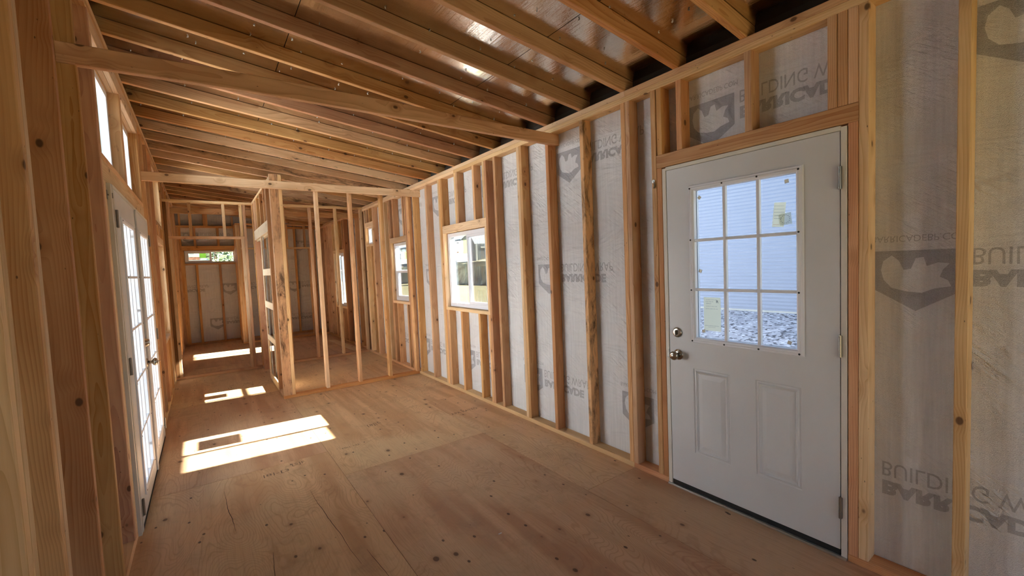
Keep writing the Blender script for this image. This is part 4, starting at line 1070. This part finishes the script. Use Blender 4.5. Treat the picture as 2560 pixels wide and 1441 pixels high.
for (a, b), (c, d) in zip(prof[:-1], prof[1:]):
    v = [bm.verts.new(p) for p in ((7.9, a, b), (7.9, c, d), (16, c, d), (16, a, b))]; bm.faces.new(v)
    v = [bm.verts.new(p) for p in ((7.9, a, b + .05), (16, a, b + .05), (16, c, d + .05), (7.9, c, d + .05))]; bm.faces.new(v)
AN(fin(bm, 'roof', 'roof'))
bm = bmesh.new()
face = [bm.verts.new((8.02, y, zz)) for y, zz in [(-2.5, 0.3)] + prof + [(6.6, 0.3)]]; bm.faces.new(face)
face = [bm.verts.new((15.9, y, zz)) for y, zz in [(-2.5, 0.3)] + prof + [(6.6, 0.3)]]; bm.faces.new(face)
bm.faces.new([bm.verts.new(p) for p in ((8.02, 6.6, 0.3), (15.9, 6.6, 0.3), (15.9, 6.6, 3.8), (8.02, 6.6, 3.8))])
AN(fin(bm, 'shell', 'sidew'))

# white building on the left side
LB = empty('white_building', (-6.0, 5, GZ), 'white lap-sided building outside the French doors', 'building')
AL = mk(LB); z = GZ
for k in range(18):
    AL(boxes('siding_board', [(-6.02 - 0.0, -6.0 + 0.012, -2, 26, z, z + 0.198)], 'sidew')); z += 0.2
AL(boxes('shell', [(-11, -6.03, -2, 26, GZ, z)], 'sidew')); AL(boxes('roof', [(-11.3, -5.8, -2.2, 26.2, z, z + 0.12)], 'roof'))

# gambrel shed on the bank
SH = empty('garden_shed', (27.2, 43.5, 2.35), 'small grey gambrel-roofed shed with dark double door on top of the bank', 'shed')
AS = mk(SH)
def gambrel(x0, x1, y0, y1, z0, zw, zk, zt, mat):
    bm = bmesh.new(); w = (y1 - y0); pr = [(y0, z0), (y0, zw), (y0 + w * 0.18, zk), (y0 + w * 0.5, zt), (y1 - w * 0.18, zk), (y1, zw), (y1, z0)]
    for x in (x0, x1): bm.faces.new([bm.verts.new((x, y, z)) for y, z in pr])
    for a, b in ((0, 1), (5, 6)): bm.faces.new([bm.verts.new(p) for p in ((x0, *pr[a]), (x1, *pr[a]), (x1, *pr[b]), (x0, *pr[b]))])
    AS(fin(bm, 'body', mat))
    for a, b in ((1, 2), (2, 3), (3, 4), (4, 5)):
        bm = bmesh.new(); n = 0.06
        vs = [bm.verts.new(p) for p in ((x0 - .15, pr[a][0], pr[a][1]), (x1 + .15, pr[a][0], pr[a][1]), (x1 + .15, pr[b][0], pr[b][1]), (x0 - .15, pr[b][0], pr[b][1]))]
        vt = [bm.verts.new(v.co + Vector((0, 0, n))) for v in vs]
        bm.faces.new(vs); bm.faces.new(vt[::-1])
        for i in range(4): bm.faces.new((vs[i], vs[(i + 1) % 4], vt[(i + 1) % 4], vt[i]))
        AS(fin(bm, 'roof_slope', 'roof'))
gambrel(25.6, 29.5, 42.6, 46.2, 2.0, 4.0, 4.75, 5.25, 'shed')
AS(boxes('door', [(25.55, 25.598, 43.5, 45.2, 2.1, 3.95)], 'shedd')); AS(boxes('door', [(25.9, 27.6, 42.55, 42.598, 2.1, 3.9)], 'shedd'))
AS(boxes('door_sign', [(26.2, 27.3, 42.52, 42.549, 3.55, 3.75)], 'trim'))
AS(boxes('corner_trim', [(25.55, 25.75, 42.5, 42.62, 2.0, 4.0)], 'trim')); AS(boxes('corner_trim', [(29.4, 29.55, 42.5, 42.62, 2.0, 4.0)], 'trim'))
# manufactured homes further along the bank
for i, (y, w, mt) in enumerate(((50, 9, 'sidew'), (64, 12, 'sidew'), (84, 12, 'sidew'), (104, 12, 'shed'))):
    H = empty('mobile_home', (28, y, 1.9), ['white mobile home on the bank beside the grey shed', 'white mobile home, second along the bank', 'white mobile home, third along the bank', 'grey mobile home farthest along the bank'][i], 'house')
    AH = mk(H)
    AH(boxes('body', [(27.2, 31, y, y + w, 2.35, 4.7)], mt)); AH(boxes('roof', [(27.0, 31.2, y - .3, y + w + .3, 4.7, 4.85), (27.6, 30.6, y - .3, y + w + .3, 4.85, 5.1)], 'roof'))
    AH(boxes('skirting', [(27.3, 30.9, y + .1, y + w - .1, 1.7, 2.35)], 'shedd')); AH(boxes('window', [(27.16, 27.199, y + 2, y + 3.4, 3.2, 4.1)], 'shedd')); AH(boxes('window', [(27.16, 27.199, y + 5, y + 6.4, 3.2, 4.1)], 'shedd'))
# trees behind, low on the horizon and beyond the back window
def tree(x, y, z, h, r, label, seed):
    t = empty('tree', (x, y, z), label, 'tree'); rr = random.Random(seed)
    bm = bmesh.new(); lathe(bm, [(0, 0.16), (h * 0.45, 0.10), (h * 0.75, 0.04)], Matrix.Translation((0, 0, 0)), 8); tk = fin(bm, 'trunk', 'bark'); tk.parent = t
    bm = bmesh.new()
    for k in range(900):
        a = rr.uniform(0, 6.283); u = rr.uniform(-1, 1); q = rr.random() ** 0.4
        c = Vector((math.cos(a) * math.sqrt(1 - u * u) * r * q, math.sin(a) * math.sqrt(1 - u * u) * r * q, h * 0.62 + u * h * 0.36 * q)); c *= 1 + 0.12 * mnoise.noise(c * 0.9)
        s = rr.uniform(0.10, 0.22); e1 = Vector((rr.gauss(0, 1), rr.gauss(0, 1), rr.gauss(0, 1))).normalized(); e2 = e1.orthogonal().normalized()
        bm.faces.new([bm.verts.new(c + e1 * s), bm.verts.new(c + e2 * s * .5), bm.verts.new(c - e1 * s), bm.verts.new(c - e2 * s * .5)])
    lv = fin(bm, 'foliage', 'leafd', None, recalc=False); lv.parent = t; lv['kind'] = 'stuff'
tree(0.6, 26, GZ, 4.4, 2.2, 'olive green tree outside the back window, left one', 1)
tree(3.2, 30, GZ, 4.6, 2.4, 'olive green tree outside the back window, right one', 2)
tree(33, 40, 1.8, 4.0, 2.2, 'dark green tree behind the grey shed on the bank', 4)
